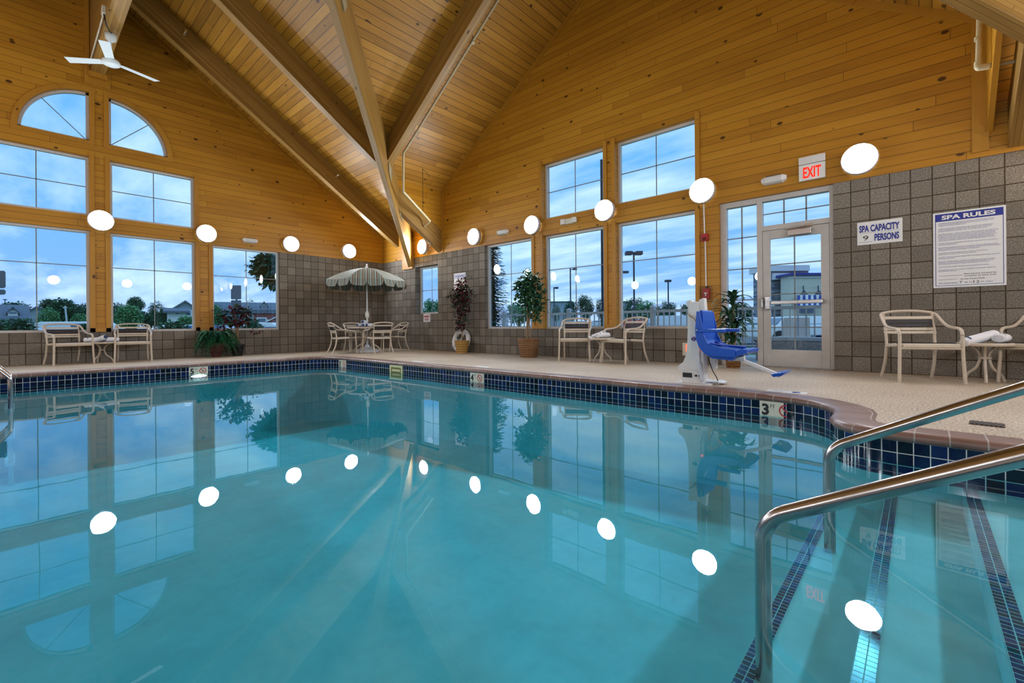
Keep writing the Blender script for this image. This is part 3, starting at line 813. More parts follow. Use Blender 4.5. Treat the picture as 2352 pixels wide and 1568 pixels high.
Dd(10.49, 10.59, .012, 2.07); Dd(11.232, 11.332, .012, 2.07); Dd(10.59, 11.232, .012, .265); Dd(10.59, 11.232, 1.94, 2.07)
mb.build('door_leaf', 'door_grey', d, True, 0.003)
mb = MB(); mb.face([(10.59, .08, .265), (11.232, .08, .265), (11.232, .08, 1.94), (10.59, .08, 1.94)]); mb.build('pane', 'window_glass', d, True)
mb = MB(); mb.box(10.895, 10.912, .084, .094, .265, 1.94)
for z in (.60, 1.55, 1.10): mb.box(10.59, 11.232, .084, .094, z - .008, z + .008)
mb.build('grille', 'grille_grey', d, True)
mb = MB((1, 0, 0)); mb.box(10.53, 10.6, -.015, .055, .87, 1.07); mb.box(10.6, 10.96, -.005, .035, .945, 1.0); mb.box(10.95, 11.27, -.03, .045, .945, 1.0); mb.box(10.47, 10.5, .01, .06, .9, 1.04)
mb.build('panic_bar', 'brushed_steel', d, True, 0.008)
mb = MB(); mb.box(10.84, 11.13, -.03, .055, 1.95, 2.03); mb.obox((10.93, -.02, 2.06), (1, -.12, .02), (0, 0, 1), (.12, 1, 0), .15, .008, .012); mb.obox((11.1, -.01, 2.07), (1, .2, 0), (0, 0, 1), (-.2, 1, 0), .05, .014, .02)
mb.build('door_closer', 'brushed_steel', d, True, 0.004)
mb = MB(); mb.box(10.45, 11.36, -.02, .2, 0, .012); struct(mb, 'door_threshold', 'brushed_steel')

# ================================================================== LAMPS AND FITTINGS
def make_lamp():
    """round drum wall lamp, facing local -Y, back plate at y = 0"""
    t = thing('wall_lamp', 'x', 'lamp', group='round wall lamps')
    mb = MB(); mb.box(-.1, .1, -.03, 0, -.1, .1); mb.build('back_plate', 'pine_trim', t)
    mb = MB(); mb.lathe([(0.17, 0.03), (0.198, 0.034), (0.205, 0.09), (0.2, 0.118), (0.193, 0.124)], axis=(0, -1, 0), n=40, cap=False); mb.face([(0.17 * math.cos(a), -.03, 0.17 * math.sin(a)) for a in [2 * PI * i / 24 for i in range(24)]]); mb.build('housing', 'lamp_housing', t)
    mb = MB(); mb.lathe([(0.194, 0.122), (0.18, 0.131), (0.1, 0.138), (0.0, 0.14)], axis=(0, -1, 0), n=40); mb.build('diffuser', 'lamp_glow', t)
    for a in (45, 135, 225, 315):
        mb = MB(); mb.ball((.182 * math.cos(R(a)), -.131, .182 * math.sin(R(a))), .006, n=6); mb.build('screw', 'dark_metal', t)
    return t
lamp0 = make_lamp(); lamp0['label'] = 'lit round wall lamp between the beam post and the corner small window'; lamp0.location = (2.144, -.016, 2.838)
for u, lb in ((4.206, 'lit round wall lamp at the upper left corner of the ficus window'), (6.043, 'lit round wall lamp on the pier above the green ficus tree'),
              (7.833, 'lit round wall lamp on the pier between the two double-height windows'), (9.647, 'lit round wall lamp above the fire alarm conduit'), (11.689, 'lit round wall lamp right of the EXIT sign'),
              (13.9, 'lit round wall lamp beyond the spa rules sign'), (15.4, 'lit round wall lamp at the far right end of the window wall')):
    dup(lamp0, (u, -.016, 2.835), 0, lb)
for v, lb in ((6.48, 'lit round wall lamp on the post under the arched window'), (4.678, 'lit round wall lamp on the pier left of the emergency sconce'), (2.796, 'lit round wall lamp above the blank block wall left of the parasol'),
              (1.181, 'lit round wall lamp directly above the striped parasol'), (8.3, 'lit round wall lamp beyond the left edge of the photo'), (10.2, 'lit round wall lamp near the far left corner')):
    dup(lamp0, (.016, -v, 2.83), R(90), lb)
for i, y in enumerate((-1.6, -4.0, -6.48, -8.9, -11.3)): dup(lamp0, (LX - .016, y, 2.83), R(-90), 'lit round lamp on the wall behind the camera, number %d from the window wall' % (i + 1))
for i, x in enumerate((1.8, 4.6, 7.4, 10.2, 13.0)): dup(lamp0, (x, -LV + .016, 2.6), R(180), 'lit round lamp on the wall behind the pool, number %d from the left wall' % (i + 1))

def make_sconce():
    t = thing('emergency_sconce', 'white half-round emergency sconce above the shrub window', 'wall light', group='white half-round sconces')
    prof = [(0, .055), (-.075, .055), (-.115, .03), (-.12, 0.0), (-.10, -.045), (-.05, -.062), (0, -.062)]
    mb = MB(); mb.prism([(-.115, y, z) for y, z in prof], (.23, 0, 0)); mb.build('cover', 'white_plastic', t, bevel=.006)
    mb = MB()
    for x0, x1 in ((-.165, -.115), (.115, .165)):
        s = -1 if x0 < 0 else 1; xo = x0 if s < 0 else x1; xi = x1 if s < 0 else x0
        a = [(xi, y, z) for y, z in prof]; b = [(xo, y * .55, z * .5 + .012) for y, z in prof]
        mb.grid([a, b], True, smooth=False); mb.face(b)
    mb.build('end_cap', 'white_plastic', t)
    mb = MB(); mb.box(-.1, .1, -.085, -.02, .055, .059); mb.build('louvre', 'dark_metal', t)
    return t
sc0 = make_sconce(); sc0.location = (.016, -3.745, 2.80); sc0.rotation_euler = (0, 0, R(90))
dup(sc0, (5.117, -.016, 2.82), 0, 'white half-round emergency sconce above the ficus window')
dup(sc0, (10.669, -.016, 2.80), 0, 'white half-round emergency sconce left of the EXIT sign')

t = thing('emergency_light', 'twin-head emergency light between upper and lower windows', 'emergency light', (6.985, -.016, 2.775))
mb = MB(); mb.box(-.1, .1, -.06, 0, -.055, .055); mb.build('case', 'marker_cream', t, bevel=.008)
for x in (-.145, .125):
    mb = MB(); mb.box(x - .05, x + .05, -.09, -.01, -.05, .06); mb.build('lamp_head', 'white_plastic', t, bevel=.012)

# exit sign
t = thing('exit_sign', 'white EXIT sign with glowing red letters above the door', 'exit sign', (11.148, -.016, 2.7))
mb = MB(); mb.box(-.158, .158, -.045, 0, 0, .225); mb.build('face_panel', 'sign_white', t, bevel=.004)
mb = MB(); mb.box(-.158, .158, -.055, 0, .23, .335); mb.box(-.15, -.115, -.057, -.05, .275, .29); mb.build('top_housing', 'white_plastic', t, bevel=.004)
text_mb('EXIT', -.105, .11, .155, (0, -.046, .035), (1, 0, 0), (0, 0, 1), (0, -1, 0), bold=.025).build('lettering', 'exit_red', t)

# fire alarm strobe, conduit, pull station
t = thing('fire_alarm_conduit', 'thin cream conduit down the pier below a wall lamp', 'conduit', (9.66, -.03, 1.28))
mb = MB(); mb.tube([(9.645, -.03, 2.63), (9.655, -.03, 2.14)], .011, 8); mb.tube([(9.665, -.03, 2.02), (9.672, -.03, 1.285)], .011, 8); mb.build('pipe', 'white_plastic', t, True)
t = thing('fire_alarm_strobe', 'small red fire strobe on the pier conduit', 'alarm', (9.66, -.016, 2.08))
mb = MB(); mb.box(-.055, .055, -.05, 0, -.06, .06); mb.build('body', 'red_plastic', t, bevel=.006)
mb = MB(); mb.box(-.035, .035, -.075, -.05, -.045, .0); mb.build('lens', 'clear_plastic', t, bevel=.004)
t = thing('fire_pull_station', 'red fire pull station under a clear cover beside the door', 'alarm', (9.675, -.016, 1.155))
mb = MB(); mb.box(-.055, .055, -.045, 0, -.085, .085); mb.build('pull_box', 'red_plastic', t, bevel=.006)
mb = MB(); mb.box(-.025, .025, -.055, -.045, .0, .022); mb.box(-.009, .009, -.056, -.045, -.04, .0); mb.build('pull_handle', 'sign_white', t, bevel=.003)
mb = MB(); mb.box(-.1, .1, -.085, -.001, -.125, .125); mb.build('clear_cover', 'clear_plastic', t, bevel=.015)
t = thing('wall_outlet', 'cream outlet plate on the block wall behind the pool lift', 'outlet', (9.325, 0, .235))
mb = MB(); mb.box(-.06, .06, -.012, 0, -.11, .11); mb.build('plate', 'marker_cream', t, bevel=.004)
mb = MB(); mb.box(.0, .03, -.018, -.012, -.04, .08); mb.build('indicator', 'led_red', t)
t = tag(MB().box(1.03, 1.05, -.01, 0, .36, .62).build('wall_plate', 'dark_metal'), 'narrow dark plate on the block wall right of the dining set', 'plate')

# signs
def sign(name, label, x0, x1, z0, z1, y=-.008, rail=True):
    t = thing(name, label, 'sign', ((x0 + x1) / 2, 0, z0))
    mb = MB(); mb.box(x0, x1, y, 0, z0, z1); mb.build('panel', 'sign_white', t, True, .002)
    return t
def lines(t, mat, items, y=-.0095, name='lettering', bold=0.0):
    mbs = [text_mb(s, x0, x1, h, (0, y, z), (1, 0, 0), (0, 0, 1), (0, -1, 0), bold=bold) for s, x0, x1, z, h in items]
    return join_mb(*mbs).build(name, mat, t, True)
t = sign('spa_capacity_sign', 'white sign with blue letters reading SPA CAPACITY 9 PERSONS', 11.65, 12.113, 1.704, 2.008)
lines(t, 'sign_blue', [('SPA CAPACITY', 11.672, 12.085, 1.875, .088), ('PERSONS', 11.832, 12.08, 1.748, .088)], bold=.035)
lines(t, 'sign_black', [('9', 11.712, 11.768, 1.762, .066)], name='number')
mb = MB(); mb.box(11.67, 12.09, -.0092, -.008, 1.856, 1.858); mb.box(11.67, 11.81, -.0092, -.008, 1.738, 1.741); mb.build('rule_line', 'sign_blue', t, True)
t = sign('spa_rules_sign', 'large white sign headed SPA RULES over fine print', 12.398, 13.012, 1.082, 2.005)
X0, X1 = 12.418, 12.992
mb = MB(); mb.box(X0, X1, -.0092, -.008, 1.895, 1.985); mb.build('header_band', 'sign_blue', t, True)
mb = MB()
for a, b, c, d in ((X0, X0 + .005, 1.11, 1.9), (X1 - .005, X1, 1.11, 1.9), (X0, X1, 1.105, 1.11)): mb.box(a, b, -.0092, -.008, c, d)
mb.build('border', 'sign_blue', t, True)
lines(t, 'sign_white', [('SPA RULES', 12.475, 12.93, 1.915, .05)], y=-.0105, name='heading', bold=.04)
RULES = [[('NO PERSON WITH OR SUSPECTED OF HAVING A COMMUNICABLE DISEASE', .93), ('WHICH COULD BE TRANSMITTED THROUGH THE USE OF THE POOL SHALL', .93), ('WORK AT OR USE ANY PUBLIC POOL', .48)],
         [('A PERSON WITH ANY CONSIDERABLE AREA OF EXPOSED SUBEPIDERMAL', .92), ('TISSUE, OPEN BLISTERS, OR CUTS MUST BE WARNED THAT THESE MAY', .9), ('BECOME INFECTED AND ADVISED NOT TO USE THE PUBLIC POOL', .82)],
         [('ANY PERSON USING A PUBLIC POOL MUST TAKE A CLEANSING SHOWER USING', 1), ('WARM WATER AND SOAP AND THOROUGHLY RINSE OFF ALL SOAP BEFORE', .95), ('ENTERING THE POOL ENCLOSURE. A USER LEAVING THE POOL TO USE THE', .95), ('TOILET MUST TAKE A SECOND CLEANSING SHOWER BEFORE RETURNING TO', .97), ('THE POOL ENCLOSURE. A PERSON WHO EXERCISES, APPLIES LOTION, OR', .93), ('USES A SAUNA OR STEAM ROOM MUST SHOWER BEFORE USING THE POOL', .95)],
         [('SPITTING, SPOUTING WATER FROM THE MOUTH, AND BLOWING THE NOSE IN', .98), ('THE POOL IS PROHIBITED', .32)],
         [('NO RUNNING OR BOISTEROUS OR ROUGH PLAY, EXCEPT SUPERVISED WATER', .99), ('SPORTS, IS PERMITTED IN THE POOL, IN DRESSING ROOMS OR SHOWER ROOMS,', 1.03), ('ON RUNWAYS, ON THE DIVING BOARD, OR PLATFORMS', .7)],
         [('GLASSWARE AND SIMILAR MATERIALS WITH A TENDENCY TO SHATTER ON', .83), ('IMPACT IS NOT ALLOWED IN THE POOL ENCLOSURE AREA', .65)],
         [('DOMESTIC ANIMALS ARE NOT PERMITTED IN THE POOL ENCLOSURE, SHOWERS,', 1.02), ('OR DRESSING ROOMS', .28)],
         [('PREGNANT WOMEN, SMALL CHILDREN, OR PERSONS WITH HEART DISEASE,', .95), ('DIABETES, HIGH BLOOD PRESSURE, OR LOW BLOOD PRESSURE SHOULD', .92), ('NOT ENTER THE SPA EXCEPT UNDER THE ADVICE OF A PHYSICIAN', .85)],
         [('AVOID USE WHILE UNDER THE INFLUENCE OF ALCOHOL OR DRUGS', .85)],
         [('EXPOSURE MAY RESULT IN NAUSEA, DIZZINESS, OR FAINTING. OBSERVE A', .95), ('REASONABLE TIME LIMIT', .32)]]
it = []; z = 1.866
for para in RULES:
    for s, f in para: it.append((s, 12.446, 12.446 + .505 * f, z, .0095)); z -= .0155
    z -= .0205
it += [('LOCATION OF EMERGENCY PHONE', 12.446, 12.655, 1.222, .0085), ('LOCATION OF FIRST AID KIT', 12.446, 12.61, 1.177, .0085), ('SPA HOURS FROM', 12.446, 12.61, 1.13, .014), ('AM  TO', 12.67, 12.735, 1.13, .014), ('PM  DAILY', 12.805, 12.905, 1.13, .014)]
lines(t, 'sign_blue', it, name='fine_print')
lines(t, 'sign_black', [('Red phone located by', 12.67, 12.935, 1.232, .017), ('entrance to pool area', 12.67, 12.93, 1.207, .017), ('At the Front Desk', 12.635, 12.84, 1.172, .017), ('7', 12.63, 12.65, 1.126, .03), ('12', 12.745, 12.795, 1.126, .03)], name='handwritten_entry')
t = sign('warning_sign', 'white WARNING sign half hidden behind the tall burgundy plant', 3.335, 3.775, 1.52, 2.008)
mb = MB(); mb.box(3.35, 3.76, -.0092, -.008, 1.875, 1.99); mb.build('header_band', 'sign_blue', t, True)
mb = MB(); mb.box(3.36, 3.75, -.0097, -.0092, 1.885, 1.98); mb.build('header_field', 'sign_white', t, True)
lines(t, 'sign_blue', [('WARNING', 3.37, 3.74, 1.895, .075)], y=-.0105, bold=.03)
lines(t, 'sign_red', [('NO', 3.5, 3.62, 1.775, .06), ('LIFEGUARD', 3.37, 3.74, 1.68, .06), ('ON DUTY', 3.4, 3.72, 1.58, .06)], name='message', bold=.03)
t = sign('emergency_use_sign', 'small white sign with red letters FOR EMERGENCY USE ONLY', 2.02, 2.32, .775, .996)
lines(t, 'sign_red', [('FOR EMERGENCY', 2.035, 2.305, .90, .055), ('USE ONLY', 2.08, 2.26, .815, .055)], bold=.03)

# ceiling fan
t = thing('ceiling_fan', 'white three-blade ceiling fan under the ridge beam', 'ceiling fan', (1.84, -6.5, 5.3))
mb = MB(); mb.lathe([(.03, .36), (.075, .40), (.085, .49), (.0, .49)], n=20); mb.build('canopy', 'fan_white', t)
mb = MB(); mb.tube([(0, 0, .05), (0, 0, .45)], .014, 10); mb.build('downrod', 'fan_white', t)
mb = MB(); mb.lathe([(0, -.055), (.09, -.05), (.125, -.03), (.13, .01), (.11, .04), (.04, .06), (.0, .06)], n=28); mb.build('motor_housing', 'fan_white', t)
for a in (228, 106, -13):
    c, s = math.cos(R(a)), math.sin(R(a)); mb = MB()
    P = lambda r, w, z: (c * r - s * w, s * r + c * w, z)
    mb.hexa([P(.13, -.06, .0), P(.71, -.072, -.0), P(.69, .072, .02), P(.13, .06, .015), P(.13, -.06, .006), P(.71, -.072, .006), P(.69, .072, .026), P(.13, .06, .021)])
    mb.box(0, 0, 0, 0, 0, 0) if 0 else None
    mb.build('blade', 'fan_white', t)
t = thing('fan_wiring', 'cream junction box and conduit on the ridge beam beside the fan', 'conduit', (2.3, -6.62, 5.95))
mb = MB(); mb.box(2.2, 2.32, -6.66, -6.61, 5.88, 6.0); mb.build('junction_box', 'marker_cream', t, True, .005)
mb = MB(); mb.tube([(2.2, -6.63, 5.9), (.12, -6.63, 5.9)], .014, 8); mb.build('pipe', 'marker_cream', t, True)
mb = MB(); mb.tube(smooth_path([(2.26, -6.63, 5.88), (2.24, -6.6, 5.74), (2.05, -6.54, 5.74), (1.92, -6.5, 5.78)]), .01, 8); mb.build('cable', 'black_plastic', t, True)

# sprinklers
def sprinkler(loc, d, label):
    t = thing('fire_sprinkler', label, 'sprinkler', loc, 0, 'fire sprinklers on the beams'); d = Vector(d)
    mb = MB(); mb.tube([(0, 0, 0), d * .09], .018, 8); mb.build('stub_pipe', 'pipe_tan', t)
    mb = MB(); mb.lathe([(.022, 0), (.024, .02), (.008, .03), (.008, .055), (.028, .06), (.028, .064)], d * .09, 12, axis=d); mb.build('spray_head', 'chrome', t)
sprinkler((1.22, -5.31, 6.62), (1, 0, .15), 'chrome fire sprinkler high on the beam above the arched window')
sprinkler((1.22, -2.11, 4.5), (1, 0, .15), 'chrome fire sprinkler low on the beam above the parasol')
sprinkler((5.72, -2.2, 6.3), (0, -1, .1), 'chrome fire sprinkler on the dormer rafter')

# sprinkler pipe runs
t = thing('sprinkler_pipe', 'cream sprinkler pipe running down the dormer ceiling to the strut', 'pipe', (3.6, -1.7, 4.4))
mb = MB(); mb.tube([(7.4, -1.72, 7.11), (3.62, -1.72, 4.58), (3.6, -1.72, 3.72)], .026, 10); mb.build('riser_pipe', 'pipe_tan', t, True)
mb = MB(); mb.tube([(3.6, -1.72, 3.72), (3.15, -.62, 3.3)], .026, 10); mb.build('branch_pipe', 'pipe_tan', t, True)
mb = MB(); mb.tube([(5.93, -1.72, 6.1), (5.93, -1.72, 6.27)], .012, 6); mb.obox((5.93, -1.72, 6.11), (1, 0, SL), (0, 1, 0), (-SL, 0, 1), .03, .034, .034); mb.build('hanger_clip', 'pipe_tan', t, True)
mb = MB(); mb.tube([(3.3, -.95, 3.42), (3.3, -.95, 4.5)], .006, 6); mb.tube([(3.3, -.95, 4.5), (3.1, -.5, 4.4)], .005, 6); mb.build('hanger_rod', 'dark_metal', t, True)
mb = MB(); mb.tube([(3.15, -.62, 3.3), (2.9, -.62, 3.2)], .02, 8); mb.build('drop_elbow', 'pipe_tan', t, True)
t = thing('sprinkler_drop_pipe', 'cream elbow pipe hanging from the beam at the photo right edge', 'pipe', (12.65, -1.9, 2.9))
d = ray(2330, 141); c = CAM + d * ((13.03 - CAM.x) / d.x); b = on_y(2247, 156, c.y); a = Vector((b.x + .02, b.y, 4.3))
t.location = b
mb = MB(); mb.tube([a, b], .026, 12); mb.build('drop_pipe', 'pipe_tan', t, True)
mb = MB(); mb.tube([b, c], .02, 12); mb.build('arm_pipe', 'pipe_tan', t, True)
mb = MB(); mb.tube(smooth_path([b + Vector((0, 0, .07)), b + Vector((0, 0, .01)), b + (c - b).normalized() * .03, b + (c - b).normalized() * .09]), .034, 12); mb.build('elbow', 'pipe_tan', t, True)
mb = MB(); mb.tube([b + Vector((0, 0, .30)), b + Vector((0, 0, .34))], .032, 12); mb.build('coupling', 'pipe_tan', t, True)

# ================================================================== POOL THINGS
def nodive(mbw, mbr, mbb, org, ux, uz, un, r):
    """no-diving roundel: red ring and bar, small diver"""
    org, ux, uz, un = Vector(org), Vector(ux), Vector(uz), Vector(un)
    n = 28
    for i in range(n):
        a, b = 2 * PI * i / n, 2 * PI * (i + 1) / n
        q = lambda rr, t: org + ux * (rr * math.cos(t)) + uz * (rr * math.sin(t)) + un * .0012
        mbr.face([q(r * .8, a), q(r, a), q(r, b), q(r * .8, b)])
    d = (ux - uz).normalized(); p = (ux + uz).normalized()
    mbr.face([org + d * (-r * .85) + p * (-r * .09) + un * .0016, org + d * (r * .85) - p * (r * .09) + un * .0016, org + d * (r * .85) + p * (r * .09) + un * .0016, org - d * (r * .85) + p * (r * .09) + un * .0016])
    Q = lambda x, y: org + ux * (x * r) + uz * (y * r) + un * .001
    mbb.face([Q(-.18, -.35), Q(.02, -.35), Q(.12, .02), Q(-.02, .08)]); mbb.face([Q(-.02, .0), Q(.06, -.06), Q(.5, .38), Q(.42, .44)])
    mbb.face([Q(.0, .02), Q(.08, .0), Q(.45, -.3), Q(.4, -.36)]); mbb.face([Q(-.05, .05), Q(-.1, .0), Q(-.5, .12), Q(-.48, .18)])
    mbb.face([Q(-.2 + .12 * math.cos(t), -.45 + .12 * math.sin(t)) for t in [2 * PI * i / 10 for i in range(10)]])
def depth_marker(label, num, org, ux, un, wd):
    org, ux, un, uz = Vector(org), Vector(ux), Vector(un), Vector((0, 0, 1))
    t = thing('depth_marker', label, 'depth marker', org, 0, 'pool depth markers'); o = Vector((0, 0, 0))
    mb = MB(); mb.obox(un * .003 + uz * -.0745, ux, un, uz, wd / 2, .003, .0745); mb.build('tile_panel', 'marker_cream', t)
    h = .10
    text_mb(num, -wd * .44, -wd * .24, h, un * .0065 + uz * -.122, ux, uz, un, bold=.04).build('depth_number', 'sign_black', t)
    text_mb('FT', -wd * .2, -wd * .07, .034, un * .0065 + uz * -.058, ux, uz, un).build('unit_letters', 'sign_black', t)
    r_, b_ = MB(), MB(); nodive(None, r_, b_, un * .0065 + ux * wd * .22 + uz * -.072, ux, uz, un, .055)
    r_.build('prohibition_ring', 'sign_red', t); b_.build('diver_symbol', 'sign_black', t)
depth_marker('white 3 FT no-diving tile near the curved pool corner', '3', (11.30, -2.978, -.057), (.9955, -.095, 0), (-.095, -.9955, 0), .30)
depth_marker('white 4 FT no-diving tile in the middle of the right pool edge', '4', (7.27, -2.938, -.057), (1, -.004, 0), (-.004, -1, 0), .30)
depth_marker('white 5 FT no-diving tile beside the rounded pool corner', '5', (3.06, -2.922, -.057), (1, .02, 0), (.02, -1, 0), .30)
depth_marker('white 5 FT no-diving tile in the left pool edge', '5', (2.372, -5.375, -.057), (0, 1, 0), (1, 0, 0), .30)
t = thing('pool_skimmer', 'cream skimmer opening in the blue tile band', 'skimmer', (5.1, -2.93, -.2))
mb = MB()
for a, b, c, d in ((4.89, 5.31, -.095, -.056), (4.89, 5.31, -.30, -.27), (4.89, 4.94, -.27, -.095), (5.26, 5.31, -.27, -.095)): mb.box(a, b, -2.94, -2.925, c, d)
mb.build('face_frame', 'skimmer_cream', t, True)
mb = MB(); mb.box(4.94, 5.26, -2.9345, -2.928, -.27, -.095); mb.build('throat', 'skimmer_dark', t, True)
mb = MB(); mb.box(4.97, 5.23, -2.937, -2.934, -.17, -.13); mb.build('weir_flap', 'skimmer_cream', t, True)
t = thing('pool_light', 'glowing pool light just under the water below the left 5 FT marker', 'pool light', (2.372, -5.37, -.238))
mb = MB(); mb.lathe([(.06, 0), (.06, .012)], axis=(1, 0, 0), n=28, cap=False)
for v in mb.v: v.y *= 3
mb.build('trim_ring', 'chrome', t)
mb = MB(); mb.ball((.004, 0, .012), .012, .12, .022, n=20); mb.build('lens', 'pool_light_glow', t)

# stainless handrails beside the steps
def handrail(label, p0, slope, xt, r=.0255):
    t = thing('pool_handrail', label, 'handrail', (p0[0], p0[1], -.7), 0, 'stainless handrails at the pool steps')
    x0, y0 = p0; zb = .02
    pts = [(x0, y0, -.95), (x0, y0, -.05)]
    # bend
    rad = .13; pts = [(x0, y0, -.95)]
    ang = math.atan(slope); zc = -.06
    for i in range(9):
        a = PI - (PI / 2 - ang) * i / 8
        pts.append((x0 + rad + rad * math.cos(a), y0, zc + rad * math.sin(a)))
    ex = pts[-1]; L1 = xt - ex[0]
    pts.append((xt, y0, ex[2] + slope * L1)); zt = ex[2] + slope * L1
    for i in range(1, 7):
        a = PI / 2 + ang - (PI / 2 + ang) * i / 6; rr = .12
        cx, cz = xt + rr * math.sin(ang), zt - rr * math.cos(ang)
        pts.append((cx + rr * math.cos(a), y0, cz + rr * math.sin(a)))
    pts.append((pts[-1][0], y0, .0))
    mb = MB(); mb.tube(pts, r, 20); mb.build('tube', 'brushed_steel', t, True)
    mb = MB(); mb.lathe([(.06, 0), (.055, .012), (.03, .02)], (pts[-1][0], y0, 0), 20, cap=False); mb.build('escutcheon', 'chrome', t, True)
handrail('near polished handrail sloping up across the lower right corner', (11.872, -5.985), .55, 13.35)
handrail('far polished handrail above the curved coping', (11.912, -4.82), .55, 13.35)
t = thing('pool_ladder', 'stainless pool ladder rail at the left edge of the photo', 'ladder', (4.4, -7.95, 0))
for x in (4.637, 4.12):
    mb = MB(); mb.tube(smooth_path([(x, -7.69, -1.1), (x, -7.69, -.3), (x, -7.69, .05), (x, -7.72, .14), (x, -7.86, .3), (x, -8.1, .52), (x, -8.35, .6), (x, -8.55, .5), (x, -8.6, .3), (x, -8.6, 0)]), .021, 14); mb.build('side_rail', 'chrome', t, True)
for z in (-.25, -.55, -.85):
    mb = MB(); mb.box(4.08, 4.68, -7.74, -7.66, z - .02, z + .02); mb.build('tread', 'sign_white' if 0 else 'mat_white', t, True, .006)
# deck inlays and drain
def deck_panel(label, cx, cy, ang, lx, ly):
    t = thing('deck_marker', label, 'deck marker', (cx, cy, .0), ang, 'white deck inlay tiles')
    MB().box(-lx / 2, lx / 2, -ly / 2, ly / 2, 0, .004).build('tile_panel', 'sign_white', t)
    return t
t = deck_panel('white deck tile with a blue mark by the coping near 3 FT', 11.31, -2.66, R(180), .33, .11)
mb = MB(); mb.lathe([(.035, .004), (.035, .006), (0, .006)], (-.08, 0, 0), 20); mb.build('blue_mark', 'sign_blue', t)
mb = MB(); mb.box(.03, .13, -.02, .02, .004, .006); mb.build('grey_mark', 'cord_grey', t)
deck_panel('white deck tile on the far deck near the skimmer', 5.35, -2.62, 0, .32, .12)
deck_panel('white deck tile on the deck above the 4 FT marker', 7.05, -2.62, 0, .32, .12)
t = thing('floor_drain', 'rusty slotted drain grate in the deck beyond the handrail', 'drain', (12.585, -3.43, 0), R(-5))
MB().box(-.08, .08, -.075, .075, 0, .004).build('frame', 'drain_bronze', t)
mb = MB()
for i in range(7): mb.box(-.07 + .021 * i, -.058 + .021 * i, -.065, .065, .004, .008)
mb.build('grate', 'dark_metal', t)

# ================================================================== FURNITURE
def make_chair():
    """patio armchair, front towards local -Y"""
    t = thing('patio_chair', 'x', 'chair', group='beige strap patio chairs')
    r = .0165
    for s in (-1, 1):
        mb = MB(); mb.tube([(s * .285, -.285, 0), (s * .275, -.27, .30), (s * .272, -.265, .52)], r, 12); mb.build('leg', 'beige_metal', t)
        mb = MB(); mb.tube(smooth_path([(s * .245, .30, 0), (s * .235, .215, .20), (s * .23, .185, .40)]), r, 12); mb.build('leg', 'beige_metal', t)
        mb = MB(); mb.tube(smooth_path([(s * .23, .185, .40), (s * .232, .205, .55), (s * .237, .25, .72), (s * .238, .262, .77)]), r * .92, 10); mb.build('back_post', 'beige_metal', t)
        mb = MB(); mb.tube([(s * .272, -.27, .385), (s * .252, -.26, .385)], r, 8)
        mb = MB(); mb.tube(smooth_path([(s * .245, -.275, .405), (s * .24, -.20, .412), (s * .235, .0, .40), (s * .232, .185, .385)], 4), r * .85, 10); mb.build('side_rail', 'beige_metal', t)
    half = [(.272, -.265, .52), (.275, -.245, .565), (.28, -.18, .592), (.283, -.05, .602), (.282, .06, .625), (.275, .15, .68), (.268, .225, .74), (.25, .268, .768), (.2, .284, .784), (.1, .292, .797), (0, .294, .80)]
    full = half + [(-x, y, z) for x, y, z in half[-2::-1]]
    mb = MB(); mb.tube(smooth_path(full, 4), r, 12); mb.build('arm_frame', 'beige_metal', t)
    mb = MB(); mb.tube([(-.272, -.267, .375), (.272, -.267, .375)], r * .8, 8); mb.build('front_rail', 'beige_metal', t)
    mb = MB(); mb.tube([(-.23, .188, .385), (.23, .188, .385)], r * .8, 8); mb.build('rear_rail', 'beige_metal', t)
    def seat_strap(y0, y1, z0, z1): 
        mb = MB(); mb.hexa([(-.25, y0, z0 - .02), (.25, y0, z0 - .02), (.25, y1, z1 - .02), (-.25, y1, z1 - .02), (-.25, y0, z0 + .02), (.25, y0, z0 + .02), (.25, y1, z1 + .016), (-.25, y1, z1 + .016)]); return mb
    seat_strap(-.285, -.235, .405, .412).build('seat_strap', 'beige_strap', t, bevel=.008)
    seat_strap(-.23, -.178, .413, .418).build('dark_seat_strap', 'dark_strap', t, bevel=.008)
    seat_strap(-.172, -.12, .416, .416).build('dark_seat_strap', 'dark_strap', t, bevel=.008)
    for i in range(5): seat_strap(-.112 + .058 * i, -.06 + .058 * i, .408 - .004 * i, .404 - .004 * i).build('seat_strap', 'beige_strap', t, bevel=.008)
    by = lambda z: .205 + (z - .55) * .27
    def back(z0, z1, nm, m):
        mb = MB(); h = .012
        mb.hexa([(-.25, by(z0) - h, z0), (.25, by(z0) - h, z0), (.25, by(z0) + h, z0), (-.25, by(z0) + h, z0), (-.25, by(z1) - h, z1), (.25, by(z1) - h, z1), (.25, by(z1) + h, z1), (-.25, by(z1) + h, z1)])
        mb.build(nm, m, t, bevel=.006)
    back(.70, .735, 'back_strap', 'beige_strap'); back(.652, .692, 'dark_back_strap', 'dark_strap'); back(.608, .648, 'dark_back_strap', 'dark_strap')
    back(.568, .6, 'back_strap', 'beige_strap'); back(.528, .56, 'back_strap', 'beige_strap')
    return t
chair0 = make_chair()
chair0.location = (12.255, -.70, 0); chair0.rotation_euler = (0, 0, R(22)); chair0['label'] = 'beige strap armchair under the spa capacity sign'; chair0['group'] = 'beige strap patio chairs'
def face(dx, dy): return math.atan2(dx, -dy)      # local -Y turned to (dx, dy)
